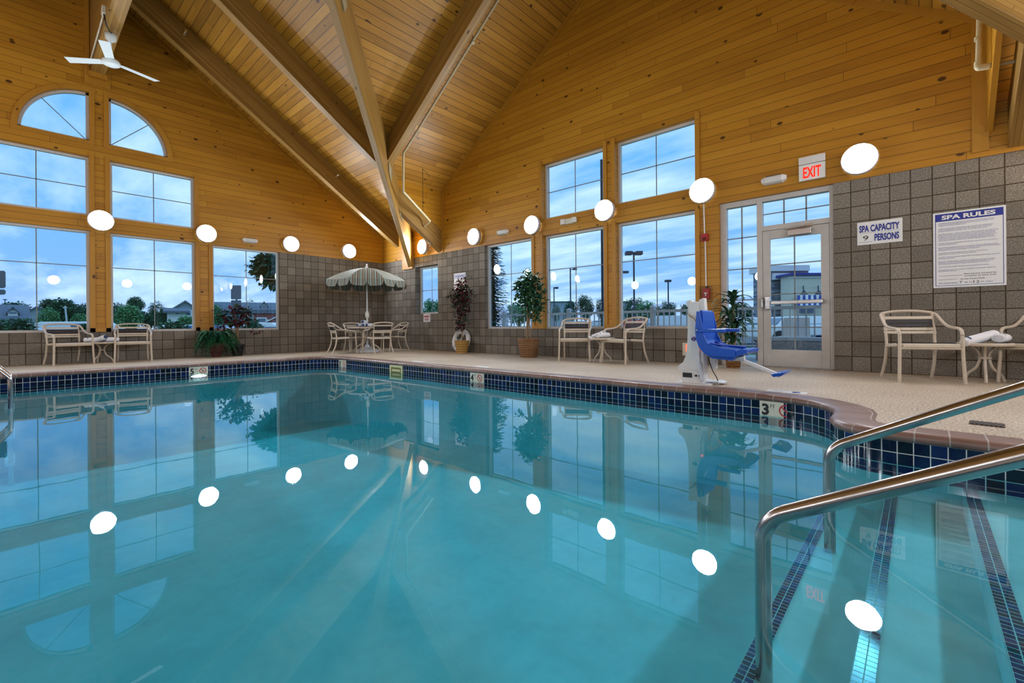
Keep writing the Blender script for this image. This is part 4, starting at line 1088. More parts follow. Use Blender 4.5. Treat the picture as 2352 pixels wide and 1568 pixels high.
CH = [((13.29, -.30), R(-28), 'beige strap armchair cut off by the right edge of the photo', 1.0),
      ((.32, -6.98), face(.95, .25), 'beige strap armchair left of the low table by the left wall', .95),
      ((.36, -6.03), face(1, -.12), 'beige strap armchair right of the low table by the left wall', .95),
      ((7.46, -.56), face(.36, -.65), 'beige strap armchair between the ficus and the low table', .98),
      ((8.47, -.52), face(-.22, -.7), 'beige strap armchair turned sideways just left of the pool lift', .98)]
for (x, y), rz, lb, z in CH: dup(chair0, (x, y, 0), rz, lb, None, z)
UC = Vector((1.62, -1.50, 0))
# round the dining table: image left/right and near/far along the camera axes
for a, b, rz, lb in ((-.52, -.36, None, 'near-left beige chair at the parasol table, its back to the pool'), (.42, -.42, None, 'near-right beige chair at the parasol table, its back to the pool'),
                     (-.42, .42, None, 'far-left beige chair at the parasol table, facing the pool'), (.60, .46, None, 'far-right beige chair at the parasol table, nearest the corner')):
    p = UC + RT * a * 1.0 + FW * b * 1.05; d = UC - p
    dup(chair0, (p.x, p.y, 0), face(d.x, d.y), lb, None, .95)

def make_table(rad, h, nleg, spread, name, label, cat, group=None, hole=False):
    t = thing(name, label, cat, group=group)
    mb = MB(); mb.lathe([(rad - .03, h - .02), (rad - .004, h - .03), (rad, h - .018), (rad, h), (rad - .008, h + .006), (rad - .035, h + .006), (rad - .04, h - .004)], n=40, cap=False); mb.build('rim', 'beige_metal', t)
    mb = MB(); mb.lathe([(0, h - .006), (rad - .03, h - .006), (rad - .03, h + .002), (0, h + .002)], n=40); mb.build('glass_top', 'dark_glass', t)
    for i in range(nleg):
        a = 2 * PI * i / nleg + .5; c, s = math.cos(a), math.sin(a)
        P = smooth_path([(c * q * rad, s * q * rad, z * h) for q, z in ((.62, .96), (.28, .82), (.17, .62), (.32, .36), (.62, .2), (spread * .96, .06), (spread, 0))], 5)
        mb = MB(); mb.tube(P, .014 if h < .5 else .017, 8, flat=1.0); mb.build('leg', 'beige_metal', t)
    mb = MB(); mb.lathe([(rad * .24, h * .60), (rad * .25, h * .62), (rad * .24, h * .64)], n=24, cap=False); mb.build('leg_ring', 'beige_metal', t)
    return t
tb = make_table(.23, .425, 3, .78, 'side_table', 'low round beige table under the SPA RULES sign', 'table', 'low round patio tables')
tb.location = (12.80, -.45, 0)
dup(tb, (.26, -6.50, 0), .8, 'low round beige table between the two chairs on the left wall', None, .93)
dup(tb, (8.06, -.62, 0), .4, 'low round beige table between the two chairs left of the pool lift', None, 1.0)
tb2 = make_table(.50, .645, 4, .8, 'dining_table', 'round beige dining table under the striped parasol', 'table')
tb2.location = UC

# rolled towels
def towel(loc, rz, label, L=.30, r=.055, tilt=0.0, stripe=True, group='rolled white towels'):
    t = thing('rolled_towel', label, 'towel', loc, rz, group); t.rotation_euler = (0, tilt, rz)
    n = 20; rows = []
    for x, q in ((-L / 2, .86), (-L / 2 + .008, .97), (-L / 4, 1.03), (0, 1.0), (L / 4, 1.03), (L / 2 - .008, .97), (L / 2, .86)):
        rows.append([(x, r * q * math.cos(2 * PI * j / n) * 1.1, r * .92 + r * q * .9 * math.sin(2 * PI * j / n)) for j in range(n)])
    mb = MB(); mb.grid(rows, True); mb.face(rows[0][::-1]); mb.face(rows[-1]); mb.build('roll', 'towel_white', t)
    for sx in (-1, 1):
        pts = [(sx * (L / 2 + .001), (r * .8 - .05 * r * i / 3.2) * math.cos(i * .55) * 1.05, r * .92 + (r * .72 - .05 * r * i / 3.2) * math.sin(i * .55)) for i in range(44)]
        mb = MB(); mb.tube(pts, .0045, 5); mb.build('end_spiral', 'towel_white' if sx < 0 else 'towel_stripe', t)
    if stripe:
        mb = MB(); x = -L / 2 + .035
        mb.lathe([(r * 1.03, x), (r * 1.045, x + .004), (r * 1.045, x + .012), (r * 1.03, x + .016)], (0, 0, r * .92), 20, axis=(1, 0, 0), cap=False); mb.build('woven_band', 'towel_stripe', t)
    return t
towel((12.77, -.50, .432), R(38), 'rolled white towel propped on the other on the table under SPA RULES', .34, .055, -.28)
towel((12.93, -.43, .432), R(75), 'rolled white towel lying flat on the table under SPA RULES', .26, .055)
towel((8.00, -.62, .43), R(25), 'rolled white towel leaning up on the table left of the pool lift', .32, .05, -.38)
towel((8.13, -.70, .43), R(70), 'rolled white towel lying flat on the table left of the pool lift', .26, .05)
towel((.30, -6.53, .40), R(40), 'upper rolled white towel on the table by the left wall', .30, .055, -.35)
towel((.22, -6.63, .40), R(100), 'left rolled white towel on the table by the left wall', .24, .05)
towel((.30, -6.36, .40), R(-60), 'right rolled white towel on the table by the left wall', .24, .05)
for i, (a, b, z, lb) in enumerate(((-.11, -.02, .652, 'left rolled white towel on the parasol table'), (.0, -.10, .652, 'front rolled white towel on the parasol table'), (.13, -.03, .652, 'right rolled white towel on the parasol table'), (-.02, -.04, .735, 'top rolled white towel stacked on the parasol table'))):
    p = UC + RT * a - FW * .16 + FW * (b * .3); towel((p.x, p.y, z), math.atan2(FW.y, FW.x) + R(180 if i % 2 else 160), lb, .28, .047)

# striped parasol
t = thing('patio_umbrella', 'striped patio parasol with scalloped valance in the pool corner', 'umbrella', UC)
rim, zt, zr = 1.03, 2.19, 1.83
NP = 8; ph0 = math.atan2(CAM.y - UC.y, CAM.x - UC.x)
mb = MB()
for i in range(NP):
    a0, a1 = ph0 + 2 * PI * (i - .5) / NP, ph0 + 2 * PI * (i + .5) / NP; am = (a0 + a1) / 2
    rows, uvs = [], []
    for j in range(9):
        f = j / 8; rr = .05 + (rim - .05) * f; zc = zt - (zt - zr) * (.42 * f + .58 * f ** 2.1)
        row, uv = [], []
        for q in range(9):
            g = q / 8; a = a0 + (a1 - a0) * g; sag = 1 - .0 * math.sin(PI * g)
            chord = math.cos(PI / NP) / math.cos(a - am); rc = rr * chord
            row.append((rc * math.cos(a), rc * math.sin(a), zc - .02 * f * math.sin(PI * g))); uv.append((rc * math.sin(a - am), rr))
        rows.append(row); uvs.append(uv)
    mb.grid(rows, False, 0, True, uvs)
mb.build('canopy', 'striped_canvas', t)
for i in range(NP):
    a0, a1 = ph0 + 2 * PI * (i - .5) / NP, ph0 + 2 * PI * (i + .5) / NP; am = (a0 + a1) / 2; mb = MB()
    for hlf in (0, 1):
        rows, uvs = [], []
        for j in range(7):
            f = j / 6; row, uv = [], []
            for q in range(13):
                g = (q / 12 + hlf) / 2; gg = q / 12
                a = a0 + (a1 - a0) * g; ch = math.cos(PI / NP) / math.cos(a - am); sc_ = min(1.0, 5.5 * min(gg, 1 - gg)); sc_ = sc_ ** .5
                dz = (.045 + .125 * sc_) * f; rc = rim * ch + .012 * math.sin(PI * gg) * f + .015 * f
                row.append((rc * math.cos(a), rc * math.sin(a), zr - dz - .02 * math.sin(PI * g))); uv.append((rim * ch * math.sin(a - am), rim + dz))
            rows.append(row); uvs.append(uv)
        mb.grid(rows, False, 0, True, uvs)
    mb.build('valance', 'striped_canvas', t)
for i in range(NP):
    a = ph0 + 2 * PI * (i - .5) / NP; mb = MB(); mb.tube([(.04 * math.cos(a), .04 * math.sin(a), zt - .05), (.5 * math.cos(a), .5 * math.sin(a), zt - .175), (rim * .99 * math.cos(a), rim * .99 * math.sin(a), zr - .012)], .006, 6); mb.build('rib', 'white_plastic', t)
mb = MB(); mb.tube([(0, 0, .1), (0, 0, zt + .02)], .019, 14); mb.build('pole', 'white_plastic', t)
mb = MB(); mb.lathe([(.02, 0), (.05, .06), (.055, .12), (.03, .20), (.02, .2)], (0, 0, .86), 16); mb.lathe([(.02, 0), (.032, .03), (.02, .06)], (0, 0, .78), 14); mb.build('crank_housing', 'marker_cream', t, bevel=0)
mb = MB(); mb.tube([(0, -.05, .96), (0, -.1, .95), (0, -.1, .9)], .008, 6); mb.build('crank_handle', 'dark_metal', t)
mb = MB(); mb.lathe([(.035, 0), (.03, .03), (.012, .04), (.026, .08), (.02, .1), (0, .1)], (0, 0, zt + .0), 14); mb.build('finial', 'white_plastic', t)
t = thing('umbrella_base', 'white weighted base on the floor under the parasol table', 'umbrella base', UC)
mb = MB(); mb.lathe([(.30, 0), (.30, .04), (.24, .075), (.08, .14), (.05, .19), (.03, .2), (.03, .3)], n=10, cap=True); mb.build('base_weight', 'mat_white', t)

# ================================================================== PLANTS
def pot(t, prof, mat, name='pot', soil=True):
    mb = MB(); mb.lathe(prof + [(prof[-1][0] - .015, prof[-1][1]), (prof[-1][0] - .02, prof[-1][1] - .03)], n=32); mb.build(name, mat, t)
    if soil:
        mb = MB(); mb.lathe([(0, prof[-1][1] - .03), (prof[-1][0] - .017, prof[-1][1] - .03)], n=24, cap=False); mb.build('soil', 'soil', t)
rnd = random.Random(4)
def blob_leaves(mb, c, rx, ry, rz, n, L, W, mi=0, up=.2, shell=.55):
    c = Vector(c)
    for _ in range(n):
        while True:
            d = Vector((rnd.uniform(-1, 1), rnd.uniform(-1, 1), rnd.uniform(-1, 1)))
            if 1e-3 < d.length < 1: break
        d = d.normalized() * (shell + (1 - shell) * rnd.random())
        p = c + Vector((d.x * rx, d.y * ry, d.z * rz))
        dd = Vector((d.x + rnd.uniform(-.6, .6), d.y + rnd.uniform(-.6, .6), d.z * .4 + rnd.uniform(-.7, .5) + up * 0))
        mb.leaf(p, dd, (rnd.uniform(-.4, .4), rnd.uniform(-.4, .4), 1), L * rnd.uniform(.7, 1.2), W * rnd.uniform(.8, 1.2), .15, mi)
# fern
t = thing('potted_fern', 'bushy green fern in a ribbed terracotta pot by the left wall', 'fern', (.36, -4.56, 0))
prof = [(.09, 0), (.095, .03)]
for i in range(6): z = .04 + i * .042; prof += [(.10 + i * .012, z), (.115 + i * .012, z + .02), (.104 + i * .012, z + .04)]
prof += [(.17, .31)]
pot(t, prof, 'terracotta')
mb = MB()
for i in range(74):
    a = rnd.uniform(0, 2 * PI); L = rnd.uniform(.34, .6); rise = rnd.uniform(.12, .36); c, s = math.cos(a), math.sin(a); n = 14; prev = None
    drop = rnd.uniform(.15, .5)
    for j in range(n):
        f = j / (n - 1); p = Vector((c * L * f ** .85 * .95, s * L * f ** .85 * .95, .3 + rise * math.sin(PI * min(1, f * .9)) * 1.0 - drop * f ** 2.4))
        if p.x + .36 < .03: p.x = -.33
        if prev is not None and j > 1:
            d = (p - prev).normalized(); side = d.cross(Vector((0, 0, 1))).normalized(); w = .085 * math.sin(PI * (.12 + .86 * f)) + .012
            for sg in (-1, 1): mb.leaf(prev, side * sg + d * .45, (0, 0, 1), w, .026, .25); mb.leaf((prev + p) / 2, side * sg + d * .45, (0, 0, 1), w, .026, .25)
        prev = p
mb.build('fronds', 'leaf_fern', t)
# small burgundy shrub
t = thing('potted_shrub', 'burgundy-leaved shrub on thin twin stems in a black pot', 'shrub', (.33, -4.13, 0))
pot(t, [(.105, 0), (.11, .02), (.145, .225), (.155, .23), (.155, .27)], 'pot_black')
for k_, (dx, dy) in enumerate(((.01, .02), (-.015, -.02))):
    mb = MB(); mb.tube(smooth_path([(dx, dy, .22), (dx * .4 + .012, dy * .3, .45), (dx * .8 - .01, dy, .62), (dx, dy * 2, .85)]), .016, 8); mb.build('stem', 'trunk_bark', t)
mb = MB()
blob_leaves(mb, (0, -.02, .92), .2, .32, .24, 330, .10, .085); blob_leaves(mb, (0, .18, 1.02), .14, .16, .14, 60, .10, .06)
blob_leaves(mb, (0, -.26, .74), .1, .16, .12, 50, .10, .06); blob_leaves(mb, (0.02, .38, .58), .06, .14, .06, 18, .10, .06); blob_leaves(mb, (0.02, -.38, 1.05), .06, .1, .07, 14, .1, .06)
mb.build('foliage', 'leaf_purple', t)
# tall burgundy ficus
t = thing('tall_potted_plant', 'tall slim burgundy and green plant in a tan basket', 'plant', (4.02, -.36, 0))
pot(t, [(.13, 0), (.175, .28), (.182, .30)], 'wicker_tan', 'basket')
mb = MB(); mb.tube(smooth_path([(0, 0, .26), (.015, 0, .6), (-.01, .01, 1.0), (.02, 0, 1.4), (0, 0, 1.75)]), .014, 8); mb.build('stem', 'trunk_bark', t)
mb = MB()
for cz, rx, rz, n in ((1.62, .15, .22, 110), (1.42, .34, .17, 230), (1.2, .28, .2, 190), (.98, .19, .16, 90), (.78, .15, .15, 60), (.6, .12, .12, 40)): blob_leaves(mb, (rnd.uniform(-.03, .03), 0, cz), rx, .26 if rx > .26 else rx, rz, int(n * 1.4), .085, .065, shell=.3)
blob_leaves(mb, (-.36, -.05, 1.42), .12, .06, .05, 22, .085, .05); blob_leaves(mb, (.22, 0, 1.82), .1, .08, .08, 14, .08, .045)
mb.build('foliage', 'leaf_purple', t)
# green ficus
t = thing('potted_ficus', 'green ficus tree in a round brown wicker basket', 'tree', (6.27, -.52, 0))
pot(t, [(.17, 0), (.18, .02), (.225, .36), (.232, .375), (.232, .395)], 'wicker_brown', 'basket')
for pts, r in (([(-.03, 0, .34), (-.035, 0, .6), (-.01, 0, .85), (-.02, 0, 1.2), (0, 0, 1.45)], .026), ([(.03, .02, .34), (.045, .01, .5), (.02, 0, .7), (.035, .02, .95), (.02, 0, 1.25)], .015)):
    mb = MB(); mb.tube(smooth_path(pts), r, 10); mb.build('trunk', 'trunk_bark', t)
mb = MB()
for c, rx, rz, n in (((.02, 0, 1.42), .36, .26, 260), ((.08, 0, 1.2), .34, .22, 200), ((.05, 0, 1.62), .24, .12, 90), ((-.24, 0, 1.5), .16, .09, 40), ((.16, .0, .98), .22, .14, 70), ((-.3, -.03, 1.16), .09, .05, 12), ((.26, -.05, .8), .11, .07, 18), ((-.2, -.05, .82), .09, .05, 10), ((-.05, 0, 1.78), .06, .06, 8)):
    blob_leaves(mb, c, rx, min(rx, .28), rz, int(n * 1.5), .10, .066, shell=.3)
mb.build('foliage', 'leaf_green', t)
# dracaena behind the lift
t = thing('potted_dracaena', 'strappy green dracaena in a small wicker pot behind the blue lift seat', 'plant', (10.19, -.42, 0))
pot(t, [(.092, 0), (.095, .015), (.115, .20), (.118, .22)], 'wicker_dark', 'basket')
for dx, h in ((-.03, .75), (.03, .62), (.005, .9)):
    mb = MB(); mb.tube([(dx, 0, .18), (dx * 1.2, 0, h)], .012, 8); mb.build('stem', 'trunk_bark', t)
mb = MB()
def strap(p, a, el, L, W):
    p = Vector(p); d = Vector((math.cos(a) * math.cos(el), math.sin(a) * math.cos(el), math.sin(el))); pts = [p]
    for j in range(7):
        pts.append(pts[-1] + d * L / 7); d = (d + Vector((0, 0, -.23 - .05 * j))).normalized()
    sd = Vector((-math.sin(a), math.cos(a), 0)); rows = []
    for j, q in enumerate(pts):
        w_ = W * math.sin(PI * (.1 + .9 * j / 7)) ** .8 * .5 + .001
        rows.append([q - sd * w_ + Vector((0, 0, .3 * w_)), q, q + sd * w_ + Vector((0, 0, .3 * w_))])
    mb.grid(rows)
for (x, y, z), n, L, W in (((0, 0, .95), 16, .4, .062), ((-.03, 0, .72), 20, .42, .065), ((.03, 0, .6), 18, .4, .07), ((0, 0, .5), 20, .36, .07), ((0, 0, .36), 14, .3, .07)):
    for i in range(n):
        a = 2 * PI * (i + rnd.random() * .6) / n
        strap((x, y, z + rnd.uniform(-.05, .06)), a, rnd.uniform(.35, 1.25), L * rnd.uniform(.75, 1.1) * (.62 if 0.3 < a < 2.8 else 1), W)
for i in range(7): strap((0, 0, .95), 2 * PI * i / 7, 1.35, .3, .06)
mb.build('leaves', 'leaf_dracaena', t)

# life ring with its line
t = thing('life_ring', 'white life ring with coiled rope leaning on the wall beside the tan basket', 'life ring', (3.72, -.2, 0))
a = R(12); C0 = Vector((0, .08, .29)); X = Vector((1, .1, 0)).normalized(); Z = Vector((0, .22, 1)).normalized()
mb = MB(); rows = []
for i in range(36):
    b = 2 * PI * i / 36; rad = X * math.cos(b) + Z * math.sin(b); nrm = X.cross(Z)
    rows.append([C0 + rad * .235 + rad * (.06 * math.cos(q)) + nrm * (.05 * math.sin(q)) for q in [2 * PI * j / 14 for j in range(14)]])
rows.append(rows[0]); mb.grid(rows, True); mb.build('ring', 'white_plastic', t)
for kk in range(4):
    b = PI / 4 + PI / 2 * kk; rad = X * math.cos(b) + Z * math.sin(b); tg = -X * math.sin(b) + Z * math.cos(b); mb = MB()
    mb.lathe([(.066, -.02), (.068, 0), (.066, .02)], C0 + rad * .235, 14, axis=tg, cap=False); mb.build('strap', 'cord_grey', t)
for kk in range(5):
    mb = MB(); ox, oz = .01 * kk - .02, .36 + .02 * kk
    pts = [C0 + X * (ox + (.09 + .012 * kk) * math.cos(q + kk)) + Z * (oz - .29 + (.17 - .012 * kk) * math.sin(q + kk)) - Vector((0, .075 + .008 * kk, 0)) for q in [2 * PI * i / 24 for i in range(24)]]
    mb.tube(pts + [pts[0]], .0065, 6); mb.build('rope_coil', 'rope_white', t)

# ================================================================== POOL LIFT
t = thing('pool_lift', 'white pool access lift with blue moulded seat beside the pool', 'pool lift', (10.42, -2.555, 0), R(0))
mb = MB(); mb.prism([(-.2, -.17, 0), (.1, -.17, 0), (.17, -.1, 0), (.17, .17, 0), (-.2, .17, 0)], (0, 0, .014)); mb.build('base_plate', 'white_plastic', t, bevel=.003)
mb = MB(); mb.box(-.13, .09, -.1, .1, .014, .15); mb.build('base_box', 'white_plastic', t, bevel=.006)
mb = MB(); mb.box(-.115, -.015, -.106, -.1, .075, .125); mb.build('base_label', 'black_plastic', t)
for x in (.03, .07):
    mb = MB(); mb.lathe([(.012, 0), (.012, .01), (.005, .012)], (x, -.1, .1), 10, axis=(0, -1, 0)); mb.build('bolt', 'dark_metal', t)
# rear curved wing
prof = [(-.2, .14), (-.19, .19), (-.13, .24), (-.10, .32), (-.085, .45), (-.075, .85), (-.09, .87), (-.085, .92), (-.06, .93), (-.03, .93), (-.03, .14)]
mb = MB(); mb.prism([(x, -.05, z) for x, z in prof], (0, .1, 0)); mb.build('rear_column_plate', 'white_plastic', t, bevel=.006)
mb = MB(); mb.hexa([(-.045, -.085, .15), (.065, -.085, .15), (.065, .085, .15), (-.045, .085, .15), (-.05, -.065, .91), (.05, -.065, .91), (.05, .065, .91), (-.05, .065, .91)]); mb.build('column', 'white_plastic', t, bevel=.006)
mb = MB(); mb.lathe([(.028, 0), (.028, .002), (0, .002)], (0, -.076, .50), 20, axis=(0, -1, -.02)); mb.build('emblem_disc', 'mat_white', t)
mb = MB(); mb.lathe([(.024, .002), (.024, .004), (.016, .004), (.016, .002)], (0, -.076, .50), 20, axis=(0, -1, -.02), cap=False); mb.box(-.028, .028, -.082, -.079, .492, .508); mb.build('emblem', 'sign_blue', t)
mb = MB(); mb.ball((0, -.082, .5), .008, .003, .012, n=10); mb.build('emblem_dot', 'sign_red', t)
mb = MB(); mb.hexa([(.07, -.05, .52), (.13, -.05, .52), (.13, .05, .52), (.07, .05, .52), (.045, -.045, .93), (.1, -.045, .95), (.1, .045, .95), (.045, .045, .93)]); mb.build('mast_head', 'white_plastic', t, bevel=.006)
mb = MB(); mb.tube([(-.07, -.075, .78), (.12, -.09, .6)], .009, 8); mb.build('tie_rod', 'chrome', t)
mb = MB(); mb.tube([(.06, -.1, .25), (.105, -.115, .04)], .022, 12); mb.build('actuator', 'cord_grey', t)
mb = MB(); mb.box(.06, .1, -.06, .06, .1, .55); mb.build('lift_tube', 'white_plastic', t, bevel=.01)
mb = MB(); mb.ball((.075, -.075, .395), .01, n=8); mb.build('indicator_lamp', 'led_red', t)
mb = MB(); mb.box(.11, .17, .1, .18, .16, .32); mb.build('battery_box', 'white_plastic', t, bevel=.01)
# seat shell: side profile swept across
W2 = .215; lift = t; before = set(t.children)
outer = [(.10, .80), (.085, .70), (.075, .60), (.085, .50), (.125, .42), (.2, .365), (.30, .345), (.48, .335), (.62, .335), (.76, .365)]
inner = [(.775, .40), (.70, .41), (.62, .385), (.48, .395), (.36, .405), (.25, .43), (.185, .49), (.165, .58), (.16, .70), (.145, .80), (.125, .815)]
mb = MB(); rows = []
prof = outer + inner
for yy, sx in ((-W2, .0), (-W2 + .012, 0), (W2 - .012, 0), (W2, 0)):
    taper = lambda z: 1 - .28 * max(0, (z - .55) / .27) 
    rows.append([(x, yy * taper(z), z) for x, z in prof])
mb.grid(rows, True, 0, False); mb.face(rows[0][::-1]); mb.face(rows[-1]); mb.build('seat_shell', 'blue_plastic', t, bevel=.008)
for s in (-1, 1):
    mb = MB(); y0 = s * (W2 - .004); P = [(.065, .60), (.08, .5), (.125, .41), (.2, .35), (.3, .325), (.62, .32), (.62, .40), (.36, .425), (.25, .46), (.19, .55), (.17, .66), (.13, .80), (.09, .80)]
    mb.prism([(x, y0, z) for x, z in P], (0, s * .02, 0)); mb.build('side_wing', 'blue_plastic', t, bevel=.006)
    mb = MB(); mb.box(.10, .50, s * (W2 + .02) - .02, s * (W2 + .02) + .02, .575, .61); mb.build('armrest', 'blue_plastic', t, bevel=.008)
    mb = MB(); mb.lathe([(.012, 0), (.012, .006), (0, .008)], (.10, s * (W2 + .04), .6), 10, axis=(0, s, 0)); mb.build('arm_bolt', 'chrome', t)
mb = MB(); mb.prism([(.2, -.18, .34), (.28, -.18, .30), (.56, -.18, .285), (.62, -.18, .335)], (0, .36, 0)); mb.build('seat_bracket', 'blue_plastic', t, bevel=.004)
mb = MB(); mb.tube(smooth_path([(.24, -.12, .455), (.34, -.06, .44), (.46, .02, .43), (.56, .1, .42), (.6, .17, .415)]), .03, 8, flat=.35); mb.tube(smooth_path([(.22, .1, .465), (.33, .05, .44), (.42, -.05, .43)]), .03, 8, flat=.35); mb.build('lap_belt', 'blue_fabric', t)
mb = MB(); mb.tube([(.46, -.06, .30), (.68, -.06, .31)], .03, 14); mb.build('footrest_socket', 'white_plastic', t)
mb = MB(); mb.obox((.76, -.04, .225), (.47, 0, -.155), (0, 1, 0), (.155, 0, .47), .25, .022, .018); mb.build('footrest_arm', 'white_plastic', t, bevel=.006)
mb = MB(); mb.hexa([(.94, -.14, .14), (1.03, -.14, .155), (1.03, .14, .155), (.94, .14, .14), (.92, -.15, .17), (1.08, -.15, .20), (1.08, .15, .20), (.92, .15, .17)]); mb.build('footrest', 'blue_plastic', t, bevel=.006)
for ch in t.children:
    if ch not in before: ch.scale = (.72, 1, 1); ch.location = (.02, 0, 0)
    if ch.name.startswith(('footrest_arm', 'footrest')) and not ch.name.startswith('footrest_socket'): ch.scale = (.82, 1, 1); ch.location = (.01, 0, 0)
mb = MB(); mb.tube(smooth_path([(.1, .06, .3), (.14, .08, .16), (.2, .06, .06), (.21, .02, .02)]), .005, 6); mb.build('power_cable', 'dark_metal', t)
t = thing('coiled_cord', 'flat coil of white cord on the deck beside the lift base', 'cord', (10.57, -2.45, 0))
mb = MB(); pts = []
for i in range(90): a = i * .35; pts.append(((.055 + .0009 * i) * math.cos(a) * 1.1, (.03 + .0007 * i) * math.sin(a), .012 + .008 * math.sin(i * 1.7) + .0002 * i))
mb.tube(pts, .009, 6); mb.build('coil', 'mat_white', t)

# ================================================================== OUTSIDE THE WINDOWS
GZ = -0.35
def ground_at(px, depth): p = at(px, CY, depth); return Vector((p.x, p.y, GZ))
mb = MB((1, 0, 0)); gz = GZ - .03
for a, b, c, d in ((-260, 0, -260, 300), (LX, 260, -260, 300), (0, LX, 0, 300), (0, LX, -260, -LV)): mb.face([(a, c, gz), (b, c, gz), (b, d, gz), (a, d, gz)])
struct(mb, 'ground', 'grass')
mb = MB(); mb.face([(-26, -160, GZ), (-12, -160, GZ), (-12, 60, GZ), (-26, 60, GZ)]); struct(mb, 'road', 'asphalt')
mb = MB(); mb.face([(-10, 14, GZ), (60, 14, GZ), (60, 40, GZ), (-10, 40, GZ)]); struct(mb, 'parking_lot', 'asphalt')
mb = MB(); mb.box(2.5, 15, .26, 3.2, GZ, -.03); struct(mb, 'patio_ground', 'patio_slab')

def px_m(px, depth): return px * depth / FPX
def top_z(py, depth): return CAM.z + (CY - py) * depth / FPX
def tree(name, label, px, py_top, w_px, depth, mat, n=2600, cat='tree', group='trees outside the windows', crown_base=None, trunk=True, lobes=5):
    g = ground_at(px, depth); H = top_z(py_top, depth) - GZ; Rw = px_m(w_px, depth) / 2
    t = thing(name, label, cat, g, 0, group)
    cb = crown_base if crown_base is not None else H * .25
    rz = (H - cb) / 2; r2 = random.Random(int(px * 7 + depth)); mb = MB(); L = max(Rw * .17, .16)
    global rnd
    keep = rnd; rnd = r2
    blob_leaves(mb, (0, 0, cb + rz * .95), Rw * .8, Rw * .8, rz * .85, n // 2, L, L * .75, shell=.45)
    for i in range(lobes):
        a = 2 * PI * i / lobes + r2.random(); f = r2.uniform(.35, .7)
        blob_leaves(mb, (math.cos(a) * Rw * f, math.sin(a) * Rw * f, cb + rz * r2.uniform(.5, 1.5)), Rw * .42, Rw * .42, rz * .42, n // (2 * lobes), L * .9, L * .65, shell=.4)
    rnd = keep
    mb.build('crown', mat, t)
    if trunk:
        m2 = MB(); m2.tube([(0, 0, 0), (0, 0, cb + rz)], [Rw * .07 + .05, Rw * .04 + .02], 7); m2.build('trunk', 'trunk_bark', t)
    return t
tree('shade_tree', 'dark round treetop above the grey dormer house, at the far left', 36, 676, 70, 70, 'tree_dark')
tree('shade_tree', 'broad dark tree behind the white box truck', 135, 671, 90, 75, 'tree_dark', 3600)
tree('shade_tree', 'dark tree against the first window post', 195, 681, 46, 72, 'tree_dark')
tree('young_tree', 'small bright green tree left of the white box truck', 112, 691, 44, 42, 'tree_mid')
tree('young_tree', 'light green tree low behind the first window post, above the white van', 190, 707, 40, 44, 'tree_mid')
tree('shade_tree', 'dark tree just right of the first window post', 266, 681, 40, 72, 'tree_dark')
tree('young_tree', 'leafy bright green tree filling the left half of the second window', 297, 684, 64, 36, 'tree_mid', 3600)
tree('shade_tree', 'dark flat-topped tree behind the bright green tree', 312, 671, 40, 66, 'tree_dark', crown_base=3.4)
tree('shade_tree', 'dark tree at the centre bar of the second window', 362, 677, 34, 66, 'tree_dark')
tree('evergreen_tree', 'narrow dark tree in front of the blue gabled house', 380, 694, 28, 44, 'tree_dark')
tree('shade_tree', 'low dark trees between the bars and the gabled house', 345, 703, 60, 70, 'tree_dark')
tree('young_tree', 'light green bush-like tree before the gabled house', 428, 716, 40, 30, 'tree_mid')
tree('young_tree', 'green tree at the left edge of the third window', 497, 686, 36, 44, 'tree_mid')
tree('shade_tree', 'dark treetop above the long roof in the third window', 576, 676, 32, 85, 'tree_dark')
t = tree('street_tree', 'near leafy tree hanging into the top right of the third window', 650, 556, 150, 17, 'tree_dark', 4200, crown_base=2.3, lobes=9)
for nm, lb, px, py, wpx, d in (('bush', 'big round dark bush at the lower left corner of the first window', 26, 714, 100, 17), ('bush', 'round dark bush at the lower right of the second window', 398, 724, 94, 19), ('bush', 'round dark bush behind the burgundy shrub', 578, 721, 56, 22), ('bush', 'small dark bush in front of the white van', 196, 730, 30, 17)):
    tree(nm, lb, px, py, wpx, d, 'tree_dark', 3000, 'bush', 'bushes outside the left windows', crown_base=.0, trunk=False, lobes=4)
tree('shade_tree', 'blue-green tree in the small corner window', 996, 681, 50, 52, 'tree_mid')
tree('shade_tree', 'lower green tree at the left of the small corner window', 966, 697, 30, 55, 'tree_mid')
# spruce
g = ground_at(1134, 19); t = thing('spruce_tree', 'tall dark spruce behind the left edge of the ficus window', 'tree', g, 0, 'trees outside the windows')
mb = MB(); H = top_z(545, 19) - GZ; r2 = random.Random(8)
for i in range(26):
    z = .5 + (H - .6) * i / 25; rr = px_m(46, 19) * (1.0 - .72 * i / 25) + .08
    for j in range(26):
        a = 2 * PI * j / 26 + r2.random(); l = rr * r2.uniform(.6, 1.08); p = Vector((0, 0, z + r2.uniform(-.1, .1)))
        d = Vector((math.cos(a), math.sin(a), -.12))
        for q in range(5): mb.leaf(p + d * l * q / 5, d + Vector((r2.uniform(-.5, .5), r2.uniform(-.5, .5), r2.uniform(-.1, .4))), (0, 0, 1), l * .34, .13, .1)
mb.build('branches', 'tree_spruce', t)
mb = MB(); mb.tube([(0, 0, 0), (0, 0, H * .95)], [.12, .02], 8); mb.build('trunk', 'trunk_bark', t)
